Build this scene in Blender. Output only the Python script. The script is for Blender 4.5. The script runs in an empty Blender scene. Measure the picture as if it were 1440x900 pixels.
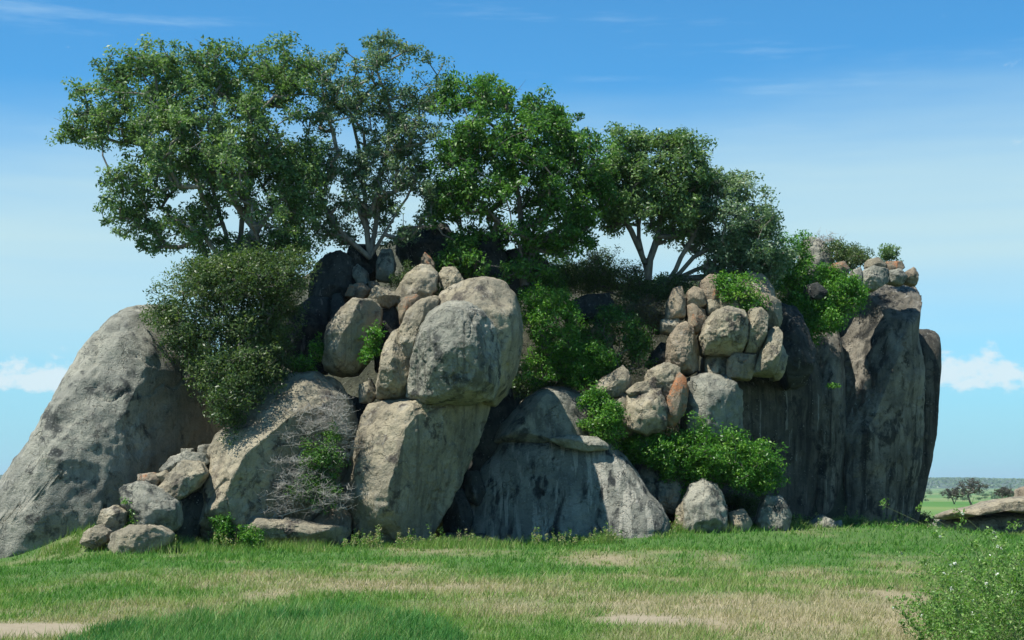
import bpy, bmesh, math, random
import numpy as np
from mathutils import Vector

# ------------------------------------------------------------------ camera, sky, sun
S = bpy.context.scene
F, HZ, CX, CAMZ = 2400.0, 682.0, 720.0, 2.2          # focal length and horizon measured on the 1440 px photograph
cam = bpy.data.cameras.new('camera'); co = bpy.data.objects.new('camera', cam); S.collection.objects.link(co)
co.location = (0, 0, CAMZ); co.rotation_euler = (math.radians(90), 0, 0)
cam.lens = 60; cam.sensor_width = 36; cam.shift_y = (HZ-450)/1440; cam.clip_start = 0.5; cam.clip_end = 40000
S.camera = co
SUN_EL, SUN_AZ = math.radians(62), math.radians(27)   # from the left, a little on the camera's side
sdir = Vector((-math.cos(SUN_EL)*math.cos(SUN_AZ), -math.cos(SUN_EL)*math.sin(SUN_AZ), math.sin(SUN_EL)))
sl = bpy.data.lights.new('sun', 'SUN'); sl.energy = 5.0; sl.angle = math.radians(0.55); sl.color = (1, 0.96, 0.89)
so = bpy.data.objects.new('sun', sl); S.collection.objects.link(so); so.location = (-30, -10, 60)
so.rotation_euler = (-sdir).to_track_quat('-Z', 'Y').to_euler()
S.view_settings.view_transform = 'Standard'; S.view_settings.look = 'None'
S.view_settings.exposure = 0.60; S.view_settings.gamma = 1.0

W = bpy.data.worlds.new('World'); S.world = W; W.use_nodes = True
wn, wl = W.node_tree.nodes, W.node_tree.links; wn.clear()
def N(nodes, t, **k):
    n = nodes.new(t)
    for a, v in k.items(): setattr(n, a, v)
    return n
def mth(nodes, links, op, a, b=None, clamp=False):
    n = nodes.new('ShaderNodeMath'); n.operation = op; n.use_clamp = clamp
    for i, v in enumerate((a, b)):
        if v is None: continue
        if isinstance(v, (int, float)): n.inputs[i].default_value = v
        else: links.new(v, n.inputs[i])
    return n.outputs[0]
def mixc(nodes, links, fac, a, b, blend='MIX'):
    n = nodes.new('ShaderNodeMix'); n.data_type = 'RGBA'; n.blend_type = blend
    for i, v in ((0, fac), (6, a), (7, b)):
        if isinstance(v, (int, float)): n.inputs[i].default_value = v
        elif isinstance(v, (tuple, list)): n.inputs[i].default_value = (*v[:3], 1)
        else: links.new(v, n.inputs[i])
    return n.outputs[2]
def mapr(nodes, links, v, a, b, c=0.0, d=1.0, smooth=True):
    n = nodes.new('ShaderNodeMapRange'); n.interpolation_type = 'SMOOTHSTEP' if smooth else 'LINEAR'
    links.new(v, n.inputs[0])
    for i, x in enumerate((a, b, c, d)): n.inputs[i+1].default_value = x
    return n.outputs[0]
sky = N(wn, 'ShaderNodeTexSky', sky_type='NISHITA'); sky.sun_disc = False
sky.sun_elevation = SUN_EL; sky.sun_rotation = math.atan2(sdir.x, sdir.y)
sky.altitude = 1500; sky.air_density = 1.0; sky.dust_density = 0.4; sky.ozone_density = 3.0
tc = N(wn, 'ShaderNodeTexCoord'); sp = N(wn, 'ShaderNodeSeparateXYZ'); wl.new(tc.outputs['Generated'], sp.inputs[0])
dx, dy, dz = sp.outputs
az = mth(wn, wl, 'ARCTAN2', dx, dy)
skyc = mixc(wn, wl, 1.0, sky.outputs[0], (0.52, 1.30, 1.58), 'MULTIPLY')
def wnoise(scale, detail, rough=0.55, src=None):
    m = N(wn, 'ShaderNodeMapping'); m.inputs['Scale'].default_value = scale; wl.new(tc.outputs['Generated'], m.inputs[0])
    n = N(wn, 'ShaderNodeTexNoise'); n.inputs['Scale'].default_value = 1; n.inputs['Detail'].default_value = detail
    n.inputs['Roughness'].default_value = rough; wl.new(m.outputs[0], n.inputs['Vector']); return n.outputs[0]
# thin high veil: a pale bank low in the sky with a soft, slightly tilted upper edge
vn = wnoise((3, 3, 22), 5)
hh = mth(wn, wl, 'ADD', dz, mth(wn, wl, 'MULTIPLY', mth(wn, wl, 'SUBTRACT', vn, 0.5), 0.05))
hh = mth(wn, wl, 'SUBTRACT', hh, mth(wn, wl, 'MULTIPLY', mth(wn, wl, 'SINE', mth(wn, wl, 'MULTIPLY', az, 2.2)), 0.022))
up = mapr(wn, wl, hh, 0.155, 0.235, 1, 0)
lo = mapr(wn, wl, hh, 0.035, 0.13, 0.30, 1)
veil = mth(wn, wl, 'MULTIPLY', mth(wn, wl, 'MULTIPLY', up, lo), mapr(wn, wl, wnoise((2, 2, 30), 3), 0.3, 0.7, 0.78, 1.0))
wisp = mth(wn, wl, 'MULTIPLY', mapr(wn, wl, wnoise((6, 6, 55), 6, .6), 0.56, 0.8, 0, 0.35), mapr(wn, wl, dz, 0.14, 0.26, 0.2, 1))
c1 = mixc(wn, wl, mth(wn, wl, 'MULTIPLY', veil, 0.86), skyc, (5.7, 7.7, 7.9))
c1 = mixc(wn, wl, mapr(wn, wl, dz, 0.0, 0.11, .85, 0), c1, (3.3, 6.2, 7.6))
c1 = mixc(wn, wl, wisp, c1, (5.5, 7.6, 9.0))
# small fair weather cumulus standing at intervals round the horizon
wv = mth(wn, wl, 'MULTIPLY', mth(wn, wl, 'COSINE', mth(wn, wl, 'MULTIPLY', az, 11.3)), -1)
cn = wnoise((46, 46, 75), 8, .6)
base = mth(wn, wl, 'MULTIPLY', mapr(wn, wl, dz, 0.046, 0.058), mapr(wn, wl, dz, 0.060, 0.086, 1, 0))
cm = mth(wn, wl, 'ADD', mth(wn, wl, 'MULTIPLY', base, 0.33), mth(wn, wl, 'MULTIPLY', mapr(wn, wl, wv, 0.2, 1.0, 0, 0.20), 1))
cm = mapr(wn, wl, mth(wn, wl, 'ADD', cm, cn), 0.87, 1.05, 0, 0.8)
cm = mth(wn, wl, 'MULTIPLY', cm, mapr(wn, wl, wv, 0.1, 0.5))
c2 = mixc(wn, wl, cm, c1, (7.4, 8.5, 8.9))
bg = N(wn, 'ShaderNodeBackground'); bg.inputs[1].default_value = 0.070
wl.new(c2, bg.inputs[0]); ow = N(wn, 'ShaderNodeOutputWorld'); wl.new(bg.outputs[0], ow.inputs[0])

# ------------------------------------------------------------------ helpers
random.seed(7); rng = np.random.default_rng(11)
def wp(px, py, Y): return np.array([(px-CX)/F*Y, Y, CAMZ-(py-HZ)/F*Y])
_perm = rng.permutation(4096).astype(np.int64)
_val = rng.random(4096)*2-1
def vnoise(P):
    I = np.floor(P).astype(np.int64); f = P-I; u = f*f*f*(f*(f*6-15)+10)
    r = np.zeros(len(P))
    for i in (0, 1):
        wx = u[:, 0] if i else 1-u[:, 0]; hx = _perm[(I[:, 0]+i) & 4095]
        for j in (0, 1):
            wy = u[:, 1] if j else 1-u[:, 1]; hy = _perm[(hx+I[:, 1]+j) & 4095]
            for k in (0, 1):
                wz = u[:, 2] if k else 1-u[:, 2]
                r += wx*wy*wz*_val[_perm[(hy+I[:, 2]+k) & 4095]]
    return r
def fbm(P, o=4, g=0.5, lac=2.03):
    r = np.zeros(len(P)); a = 1.0; P = P.copy()
    for _ in range(o): r += a*vnoise(P); P = P*lac+17.3; a *= g
    return r
def ridged(P, o=3):
    r = np.zeros(len(P)); a = 1.0; P = P.copy()
    for _ in range(o): r += a*(1-2*np.abs(vnoise(P))); P = P*2.1+9.1; a *= 0.5
    return r
def link(o, parent=None):
    S.collection.objects.link(o)
    if parent is not None: o.parent = parent
    return o
def tag(o, label=None, cat=None, group=None, kind=None):
    for k, v in (('label', label), ('category', cat), ('group', group), ('kind', kind)):
        if v: o[k] = v
    return o
def empty(name, loc):
    o = bpy.data.objects.new(name, None); o.empty_display_size = 0.3; o.location = loc; return link(o)
def mesh_np(name, V, Fc, k, mat, parent=None, loc=(0, 0, 0), smooth=False, attr=None):
    """V (n,3) world-ish coords relative to loc, Fc (m,k) indices"""
    me = bpy.data.meshes.new(name); n, m = len(V), len(Fc)
    me.vertices.add(n); me.vertices.foreach_set('co', np.ascontiguousarray(V, dtype=np.float32).ravel())
    me.loops.add(m*k); me.loops.foreach_set('vertex_index', np.ascontiguousarray(Fc, dtype=np.int32).ravel())
    me.polygons.add(m); me.polygons.foreach_set('loop_start', np.arange(0, m*k, k, dtype=np.int32))
    if smooth: me.polygons.foreach_set('use_smooth', np.ones(m, dtype=bool))
    me.update(calc_edges=True)
    if attr is not None:
        a = me.attributes.new('tone', 'FLOAT', 'POINT'); a.data.foreach_set('value', np.ascontiguousarray(attr, dtype=np.float32))
    me.materials.append(mat)
    o = bpy.data.objects.new(name, me); o.location = loc
    return link(o, parent)

# ------------------------------------------------------------------ materials
def new_mat(name):
    m = bpy.data.materials.new(name); m.use_nodes = True; nt = m.node_tree; nt.nodes.clear()
    out = nt.nodes.new('ShaderNodeOutputMaterial'); return m, nt.nodes, nt.links, out
def noise(nd, lk, vec, scale, detail=4, rough=.55, dist=0):
    n = nd.new('ShaderNodeTexNoise'); n.inputs['Scale'].default_value = scale; n.inputs['Detail'].default_value = detail
    n.inputs['Roughness'].default_value = rough; n.inputs['Distortion'].default_value = dist
    lk.new(vec, n.inputs['Vector']); return n.outputs[0]
def mapping(nd, lk, vec, scale):
    m = nd.new('ShaderNodeMapping'); m.inputs['Scale'].default_value = scale; lk.new(vec, m.inputs[0]); return m.outputs[0]
def rock_mat(name, light, mid, dark, varnish=0.5, streak=0.5, orange=0.0, pale=0.3, runs=0.0):
    m, nd, lk, out = new_mat(name)
    geo = nd.new('ShaderNodeNewGeometry'); v = geo.outputs['Position']
    a = noise(nd, lk, v, 0.55, 5, .6, .3); b = noise(nd, lk, v, 2.6, 6, .65, .4); f = noise(nd, lk, v, 17, 4, .7)
    col = mixc(nd, lk, mapr(nd, lk, a, .38, .62), mid, light)
    col = mixc(nd, lk, mapr(nd, lk, b, .45, .72, 0, .7), col, tuple(x*.62 for x in mid))
    # pale scoured areas
    p = mth(nd, lk, 'MULTIPLY', mapr(nd, lk, noise(nd, lk, v, 1.1, 6, .6), .52, .68), pale)
    col = mixc(nd, lk, p, col, (0.46, 0.43, 0.36))
    # dark weathering varnish in blotches
    vr = mth(nd, lk, 'ADD', noise(nd, lk, v, .8, 6, .62, .5), mth(nd, lk, 'MULTIPLY', mth(nd, lk, 'SUBTRACT', b, .5), .5))
    col = mixc(nd, lk, mapr(nd, lk, vr, .66-.22*varnish, .78-.2*varnish, 0, .85), col, dark)
    # run-off streaks down the face
    s1 = noise(nd, lk, mapping(nd, lk, v, (2.6, 2.6, .10)), 1, 4, .6, .25)
    s2 = noise(nd, lk, mapping(nd, lk, v, (1.0, 1.0, .2)), 1, 3, .5)
    st = mth(nd, lk, 'MULTIPLY', mapr(nd, lk, s1, .47, .60), mapr(nd, lk, s2, .40, .58))
    col = mixc(nd, lk, mth(nd, lk, 'MULTIPLY', st, streak), col, tuple(x*.8 for x in dark))
    s3 = noise(nd, lk, mapping(nd, lk, v, (3.3, 3.3, .08)), 1.3, 3, .6, .2)
    col = mixc(nd, lk, mth(nd, lk, 'MULTIPLY', mapr(nd, lk, s3, .62, .70), streak*.65), col, (0.36, 0.35, 0.31))
    if runs:
        s4 = noise(nd, lk, mapping(nd, lk, v, (1.9, .5, .07)), 1.5, 3, .55, .35)
        col = mixc(nd, lk, mth(nd, lk, 'MULTIPLY', mapr(nd, lk, s4, .54, .60), runs), col, (0.40, 0.38, 0.31))
    if orange > 0:
        om = mapr(nd, lk, mth(nd, lk, 'ADD', noise(nd, lk, v, 1.7, 6, .7, .8), mth(nd, lk, 'MULTIPLY', mth(nd, lk, 'SUBTRACT', f, .5), .35)), .72-.35*orange, .84-.35*orange, 0, .85)
        col = mixc(nd, lk, om, col, mixc(nd, lk, b, (0.44, 0.14, 0.045), (0.33, 0.17, 0.08)))
    # lichen specks and grains
    vo = nd.new('ShaderNodeTexVoronoi'); vo.inputs['Scale'].default_value = 7; lk.new(v, vo.inputs['Vector'])
    sp_ = mth(nd, lk, 'MULTIPLY', mapr(nd, lk, vo.outputs['Distance'], .12, .26, 1, 0), mapr(nd, lk, b, .5, .6))
    col = mixc(nd, lk, mth(nd, lk, 'MULTIPLY', sp_, .45), col, (0.44, 0.44, 0.38))
    col = mixc(nd, lk, 1.0, col, mixc(nd, lk, f, (.58, .58, .58), (1.38, 1.38, 1.38)), 'MULTIPLY')
    bs = nd.new('ShaderNodeBsdfPrincipled'); bs.inputs['Roughness'].default_value = .88
    bs.inputs['Specular IOR Level'].default_value = .25
    lk.new(col, bs.inputs['Base Color'])
    ck = noise(nd, lk, mapping(nd, lk, v, (.75, .75, .45)), 1, 5, .55, .6)
    ckl = mapr(nd, lk, mth(nd, lk, 'ABSOLUTE', mth(nd, lk, 'SUBTRACT', ck, .5)), .0, .007, 1, 0)
    ckl = mth(nd, lk, 'MULTIPLY', ckl, mapr(nd, lk, a, .42, .55))
    pit = mapr(nd, lk, noise(nd, lk, v, 6.5, 3, .6, .8), .60, .70)
    hgt = mth(nd, lk, 'ADD', mth(nd, lk, 'MULTIPLY', f, .5), mth(nd, lk, 'MULTIPLY', b, 1.0))
    hgt = mth(nd, lk, 'ADD', hgt, mth(nd, lk, 'MULTIPLY', noise(nd, lk, v, 45, 2, .6), .16))
    hgt = mth(nd, lk, 'SUBTRACT', mth(nd, lk, 'SUBTRACT', hgt, mth(nd, lk, 'MULTIPLY', ckl, .9)), mth(nd, lk, 'MULTIPLY', pit, .45))
    bp = nd.new('ShaderNodeBump'); bp.inputs['Strength'].default_value = .9; bp.inputs['Distance'].default_value = .14
    lk.new(hgt, bp.inputs['Height']); lk.new(bp.outputs[0], bs.inputs['Normal']); lk.new(bs.outputs[0], out.inputs[0])
    return m
M = {}
M['tan'] = rock_mat('granite_tan', (0.372, 0.325, 0.221), (0.251, 0.225, 0.159), (0.056, 0.048, 0.043), .45, .4, 0, .3)
M['grey'] = rock_mat('granite_grey', (0.326, 0.315, 0.245), (0.223, 0.222, 0.176), (0.037, 0.042, 0.040), .55, .55, 0, .25)
M['dome'] = rock_mat('granite_dome', (0.316, 0.310, 0.245), (0.228, 0.228, 0.186), (0.039, 0.044, 0.042), .5, .3, 0, .22)
M['dark'] = rock_mat('granite_dark_shaded', (0.070, 0.072, 0.061), (0.045, 0.048, 0.043), (0.017, 0.020, 0.020), .6, .5, 0, .05)  # dark stone; the depth of shade on shaded rocks is put into this colour too
M['cliff'] = rock_mat('granite_cliff', (.115, .103, .078), (.062, .058, .046), (.017, .018, .017), .6, .8, .12, .08, .06)  # dark varnish, with the cliff's shade also deepened in the base colour
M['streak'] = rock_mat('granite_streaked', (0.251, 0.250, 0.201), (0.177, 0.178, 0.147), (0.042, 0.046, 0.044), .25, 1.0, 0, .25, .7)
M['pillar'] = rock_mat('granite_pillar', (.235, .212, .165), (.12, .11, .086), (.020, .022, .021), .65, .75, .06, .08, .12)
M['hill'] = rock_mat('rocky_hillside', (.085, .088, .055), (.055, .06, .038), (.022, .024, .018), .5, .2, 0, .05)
M['orange'] = rock_mat('granite_orange_lichen', (0.307, 0.250, 0.167), (0.205, 0.170, 0.118), (0.047, 0.045, 0.039), .25, .2, .62, .15)
M['blush'] = rock_mat('granite_blush', (0.353, 0.290, 0.196), (0.242, 0.200, 0.142), (0.051, 0.050, 0.044), .3, .35, .36, .25)

def leaf_mat(name, cols, rough=.42, trans=.35):
    m, nd, lk, out = new_mat(name)
    at = nd.new('ShaderNodeAttribute'); at.attribute_name = 'tone'
    rp = nd.new('ShaderNodeValToRGB'); lk.new(at.outputs['Fac'], rp.inputs[0])
    e = rp.color_ramp.elements
    e[0].color = (*cols[0], 1); e[1].color = (*cols[-1], 1)
    for i, c in enumerate(cols[1:-1]):
        el = e.new((i+1)/(len(cols)-1)); el.color = (*c, 1)
    bs = nd.new('ShaderNodeBsdfPrincipled'); bs.inputs['Roughness'].default_value = rough
    bs.inputs['Specular IOR Level'].default_value = .12 if 'grass' in name else .32
    lk.new(rp.outputs[0], bs.inputs['Base Color'])
    tr = nd.new('ShaderNodeBsdfTranslucent'); lk.new(mixc(nd, lk, 1.0, rp.outputs[0], (1.15, 1.35, .55), 'MULTIPLY'), tr.inputs[0])
    mx = nd.new('ShaderNodeMixShader'); mx.inputs[0].default_value = trans
    lk.new(bs.outputs[0], mx.inputs[1]); lk.new(tr.outputs[0], mx.inputs[2]); lk.new(mx.outputs[0], out.inputs[0])
    return m
M['leaf_fig'] = leaf_mat('leaves_fig', [(.055, .11, .04), (.10, .18, .06), (.16, .255, .09), (.26, .35, .15)])
M['leaf_grey'] = leaf_mat('leaves_greyish', [(.06, .115, .06), (.11, .18, .095), (.17, .25, .14), (.27, .34, .21)])
M['leaf_deep'] = leaf_mat('leaves_deep_green', [(.032, .09, .02), (.06, .155, .03), (.11, .24, .04), (.19, .33, .07)])
M['leaf_olive'] = leaf_mat('leaves_olive', [(.035, .068, .025), (.065, .115, .038), (.11, .165, .055), (.18, .23, .09)])
M['leaf_bright'] = leaf_mat('leaves_bright', [(.035, .12, .018), (.065, .19, .025), (.12, .28, .035), (.21, .36, .06)])
M['leaf_light'] = leaf_mat('leaves_light', [(.06, .15, .03), (.11, .24, .045), (.18, .32, .07), (.28, .40, .12)])
M['leaf_dry'] = leaf_mat('leaves_dry', [(.09, .075, .04), (.15, .12, .06), (.20, .17, .09), (.15, .17, .06)])
M['leaf_purple'] = leaf_mat('leaves_brownish', [(.035, .035, .03), (.06, .055, .045), (.085, .08, .06), (.07, .09, .05)])
M['grass'] = leaf_mat('grass_blades', [(.075, .20, .035), (.14, .27, .055), (.23, .30, .095), (.32, .30, .155), (.42, .36, .23)], .5, .3)
M['grass_tall'] = leaf_mat('tall_grass_blades', [(.035, .14, .035), (.07, .21, .05), (.13, .28, .075), (.24, .32, .12)], .45, .3)
M['petal'] = leaf_mat('white_petals', [(.75, .75, .72), (.85, .85, .8)], .6, .2)
def plain_mat(name, c1, c2, scale=6, rough=.85, bump=.4, zs=1.0):
    m, nd, lk, out = new_mat(name)
    geo = nd.new('ShaderNodeNewGeometry'); v = mapping(nd, lk, geo.outputs['Position'], (1, 1, zs))
    f = noise(nd, lk, v, scale, 5, .65)
    bs = nd.new('ShaderNodeBsdfPrincipled'); bs.inputs['Roughness'].default_value = rough
    lk.new(mixc(nd, lk, mapr(nd, lk, f, .35, .65), c1, c2), bs.inputs['Base Color'])
    bp = nd.new('ShaderNodeBump'); bp.inputs['Strength'].default_value = bump; bp.inputs['Distance'].default_value = .03
    lk.new(f, bp.inputs['Height']); lk.new(bp.outputs[0], bs.inputs['Normal']); lk.new(bs.outputs[0], out.inputs[0])
    return m
M['bark'] = plain_mat('bark_grey', (.12, .108, .088), (.23, .21, .175), 7, zs=.25)
M['bark_dark'] = plain_mat('bark_dark', (.07, .062, .052), (.15, .13, .105), 7, zs=.25)
M['twig'] = plain_mat('dead_twigs', (.25, .235, .20), (.40, .38, .335), 9)
M['stem'] = plain_mat('green_stems', (.13, .19, .06), (.22, .26, .11), 9)
M['woods'] = plain_mat('woodland', (.035, .06, .03), (.075, .11, .05), .012, bump=0)

def ground_h(x, y):
    x = np.asarray(x, float); y = np.asarray(y, float)
    P = np.stack([x*.09, y*.09, np.zeros_like(x)], 1)
    near = .12*fbm(P, 3)*np.clip((y-12)/12, 0, 1)*np.clip((170-y)/60, 0, 1)
    bank = .80*np.exp(-((x+14.3)/2.1)**2-((y-59.5)/3.4)**2)-.95*np.exp(-((x+17.5)/3.2)**2-((y-52)/6)**2)
    q = np.clip((y-58)/9, 0, 1); u = np.clip((x-1.5)/5, 0, 1); bank = bank+.42*q*q*(3-2*q)*u*u*(3-2*u)*np.clip((110-y)/15, 0, 1)*np.clip((20-x)/3, 0, 1)
    z = near+bank-.40*np.clip((x-17.5)/3, 0, 1)*np.clip((y-68)/12, 0, 1)
    z = z-1.35*np.clip((y-95)/250, 0, 1)
    t = np.clip((y-360)/900, 0, 1); z = z-14.5*t*t*(3-2*t)
    z = z+np.clip((y-6500)/2200, 0, 1)**1.2*(30+0*x)
    return z
# zone maps over the ground plane (x, y in metres); gx/gy give the place as seen along the ground from the track
def zones(x, y):
    gy = HZ+CAMZ*F/np.maximum(y, 5); gx = CX+x/y*F
    n1 = fbm(np.stack([x*.35, y*.20, x*0+3], 1), 4); n2 = fbm(np.stack([x*1.3, y*.7, x*0+8], 1), 3)
    dry = .38+.42*n1+.2*n2
    g = lambda cx, cy, sx, sy: np.exp(-((gx-cx)/sx)**2-((gy-cy)/sy)**2)
    dry += .45*g(1100, 870, 260, 32)+.45*g(60, 862, 320, 16)+.38*g(700, 862, 160, 26)+.22*g(500, 826, 500, 22)+.35*g(1120, 803, 110, 9)+.3*g(1290, 880, 60, 50)
    dry -= .62*g(330, 778, 260, 16)+.42*g(1180, 772, 330, 16)+.25*g(980, 838, 150, 12)+.5*g(60, 800, 120, 22)+.5*g(1420, 800, 130, 60)+.28*g(900, 765, 200, 12)
    bare = g(20, 888, 130, 9)*1.25+.9*g(890, 878, 110, 10)+.6*g(1010, 862, 80, 5)-.14+.34*n1+.22*n2
    return np.clip(dry, 0, 1), np.clip(bare, 0, 1), gx, gy
def ground_mat():
    m, nd, lk, out = new_mat('savanna_ground')
    geo = nd.new('ShaderNodeNewGeometry'); v = geo.outputs['Position']
    at = nd.new('ShaderNodeAttribute'); at.attribute_name = 'tone'
    at2 = nd.new('ShaderNodeAttribute'); at2.attribute_name = 'bare'
    f = noise(nd, lk, v, 3.0, 6, .65); c = noise(nd, lk, mapping(nd, lk, v, (1, .35, 1)), .012, 5, .6)
    grn = mixc(nd, lk, f, (.035, .085, .022), (.09, .16, .045))
    dryc = mixc(nd, lk, f, (.17, .14, .085), (.30, .26, .16))
    col = mixc(nd, lk, at.outputs['Fac'], grn, dryc)
    soil = mixc(nd, lk, noise(nd, lk, v, 5, 6, .7), (.20, .165, .11), (.33, .285, .20))
    col = mixc(nd, lk, mapr(nd, lk, at2.outputs['Fac'], .3, .6), col, soil)
    sy = nd.new('ShaderNodeSeparateXYZ'); lk.new(v, sy.inputs[0])
    farc = mixc(nd, lk, mapr(nd, lk, c, .38, .62), (.075, .17, .045), (.19, .23, .085))
    col = mixc(nd, lk, mapr(nd, lk, sy.outputs[1], 85, 150), col, farc)
    bs = nd.new('ShaderNodeBsdfPrincipled'); bs.inputs['Roughness'].default_value = .95; bs.inputs['Specular IOR Level'].default_value = .1
    lk.new(col, bs.inputs['Base Color'])
    bp = nd.new('ShaderNodeBump'); bp.inputs['Strength'].default_value = .6; bp.inputs['Distance'].default_value = .05
    lk.new(f, bp.inputs['Height']); lk.new(bp.outputs[0], bs.inputs['Normal']); lk.new(bs.outputs[0], out.inputs[0])
    return m

# ------------------------------------------------------------------ setting: ground, hills
ys = np.concatenate([np.linspace(-60, 10, 8), np.linspace(12, 110, 260), np.geomspace(113, 14000, 130)])
us = np.linspace(-1, 1, 241)
XX = np.outer(np.maximum(40, .95*np.abs(ys)+10), us); YY = np.repeat(ys[:, None], len(us), 1)
gv = np.stack([XX.ravel(), YY.ravel(), ground_h(XX.ravel(), YY.ravel())], 1)
ni, nj = XX.shape; idx = np.arange(ni*nj).reshape(ni, nj)
gf = np.stack([idx[:-1, :-1], idx[:-1, 1:], idx[1:, 1:], idx[1:, :-1]], -1).reshape(-1, 4)
dryv, barev, _, _ = zones(gv[:, 0], gv[:, 1])
g = mesh_np('ground', gv, gf, 4, ground_mat(), smooth=True, attr=dryv); tag(g, kind='structure')
ba = g.data.attributes.new('bare', 'FLOAT', 'POINT'); ba.data.foreach_set('value', barev.astype(np.float32))

hx = np.linspace(-9000, 9000, 500); rows = np.linspace(0, 1, 24)
HXv, HR = np.meshgrid(hx, rows)
prof = 42+10*fbm(np.stack([HXv.ravel()*.0007, HXv.ravel()*0, HXv.ravel()*0], 1), 4)
hz = -13+(prof+14)*np.sin(HR.ravel()*math.pi/2*1.25)+4*fbm(np.stack([HXv.ravel()*.006, HR.ravel()*9, HXv.ravel()*0], 1), 4)*HR.ravel()
hv = np.stack([HXv.ravel(), 6900+HR.ravel()*2600, hz], 1); idx = np.arange(len(hv)).reshape(HXv.shape)
hf = np.stack([idx[:-1, :-1], idx[:-1, 1:], idx[1:, 1:], idx[1:, :-1]], -1).reshape(-1, 4)
tag(mesh_np('hills', hv, hf, 4, M['woods'], smooth=True), kind='structure')

# ------------------------------------------------------------------ rocks
_ico = {}
def ico(l):
    if l not in _ico:
        b = bmesh.new(); bmesh.ops.create_icosphere(b, subdivisions=l, radius=1)
        _ico[l] = (np.array([v.co[:] for v in b.verts]), np.array([[v.index for v in f.verts] for f in b.faces])); b.free()
    return _ico[l]
def bb(x0, y0, x1, y1, k=8, seed=0, j=.20):
    k = max(5, k-2)
    r = random.Random(seed*91+int(x0*7+y0)); cx, cy = (x0+x1)/2, (y0+y1)/2; o = []
    for i in range(k):
        a = 2*math.pi*(i+r.uniform(-.25, .25))/k; c, s = math.cos(a), math.sin(a)
        q = (abs(c)**5+abs(s)**5)**(-1/5)*r.uniform(1-j, 1.06); o.append((cx+c*q*(x1-x0)/2, cy+s*q*(y1-y0)/2))
    return o
def rock(label, out, Y, T, mat='tan', lvl=4, lean=0., yaw=0., e=2.5, ch=(), rnd=5, amp=1., c=None, sm=2.2,
         name='boulder', cat='boulder', group=None, kind=None, crack=1., chs=.9, low=None, frac=10):
    pts = np.array(out, float); wpx = np.ptp(pts[:, 0]); small = lvl < 5
    lvl = {4: 5 if wpx > 30 else 4, 5: 6, 6: 7 if kind is None else 6}[lvl]
    if c is None:
        x, y = pts[:, 0], pts[:, 1]; x1, y1 = np.roll(x, -1), np.roll(y, -1); cr = x*y1-x1*y; A = cr.sum()/2
        c = (((x+x1)*cr).sum()/(6*A), ((y+y1)*cr).sum()/(6*A))
    s = Y/F; C = wp(c[0], c[1], Y)
    if small: s *= 1.15; e = 6.5; lean = lean or .18
    q = np.stack([(pts[:, 0]-c[0])*s, -(pts[:, 1]-c[1])*s], 1)
    nt = 720; th = np.arange(nt)/nt*2*math.pi; D = np.stack([np.cos(th), np.sin(th)], 1)
    rad = np.zeros(nt)
    for i in range(len(q)):
        a, b = q[i], q[(i+1) % len(q)]; ed = b-a
        den = D[:, 0]*ed[1]-D[:, 1]*ed[0]; den = np.where(abs(den) < 1e-9, 1e-9, den)
        t = (a[0]*ed[1]-a[1]*ed[0])/den; u = (a[0]*D[:, 1]-a[1]*D[:, 0])/den
        ok = (t > 0) & (u >= -.001) & (u <= 1.001); rad = np.where(ok, np.maximum(rad, t), rad)
    rad = np.where(rad <= 0, rad[rad > 0].mean(), rad)
    sm = sm*(.25 if small else .6); ks = int(sm*2*4)+1; kk = np.exp(-.5*((np.arange(ks)-ks//2)/(sm*2))**2); kk /= kk.sum()
    rad = np.convolve(np.concatenate([rad[-ks:], rad, rad[:ks]]), kk, 'same')[ks:-ks]
    d, fc = ico(lvl); rho = np.hypot(d[:, 0], d[:, 2]); tt = np.arctan2(d[:, 2], d[:, 0]) % (2*math.pi)
    r = np.interp(tt/(2*math.pi)*nt, np.arange(nt+1), np.append(rad, rad[0]))
    k = (rho**e+np.abs(d[:, 1])**e)**(-1/e)
    P = np.stack([np.cos(tt)*rho*k*r, d[:, 1]*k*T, np.sin(tt)*rho*k*r], 1)
    rr = random.Random(int(c[0]*13+c[1]*7)); size = float(np.mean(rad))
    cl = list(ch); rnd = min(rnd, 5); amp = amp*(1.35 if small else 1.0)
    for _ in range(min(rnd, 3) if small else rnd):
        w_ = .62 if small else .95
        n = Vector((rr.uniform(-w_, w_), -rr.uniform(.55, 1.1), rr.uniform(-w_*.6, w_))).normalized(); cl.append((tuple(n), rr.uniform(.76, .90) if small else rr.uniform(.80, .95)))
    for _ in range(frac):
        w_ = .55 if small else 1
        n = Vector((rr.uniform(-w_, w_), rr.uniform(-1, -.35), rr.uniform(-w_, w_))).normalized(); cl.append((tuple(n), rr.uniform(.89, .98)))
    off = np.array([rr.uniform(0, 90) for _ in range(3)])
    if small:
        qn = len(q); eds = rr.sample(range(qn), min(qn, 4))
        for i in eds:
            ed = q[(i+1) % qn]-q[i]; nn_ = np.array([ed[1], -ed[0]])/max(np.hypot(*ed), 1e-6)
            if nn_@(q[i]+ed*.5) < 0: nn_ = -nn_
            k2 = rr.uniform(.45, .95); cl.append(((nn_[0]*k2, -.8, nn_[1]*k2), rr.uniform(.74, .90)))
    wob = fbm(P*(1.6/size)+off, 3)*(.008 if small else .02)*size
    for n, sc in cl:
        n = np.array(n, float); n /= np.linalg.norm(n); dd = P@n; lim = dd.max()*sc
        P = P-np.outer(np.maximum(dd+wob-lim, 0)*chs, n)
    nd_ = P/np.maximum(np.linalg.norm(P, axis=1), 1e-6)[:, None]
    A = amp*(size**.75)
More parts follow.
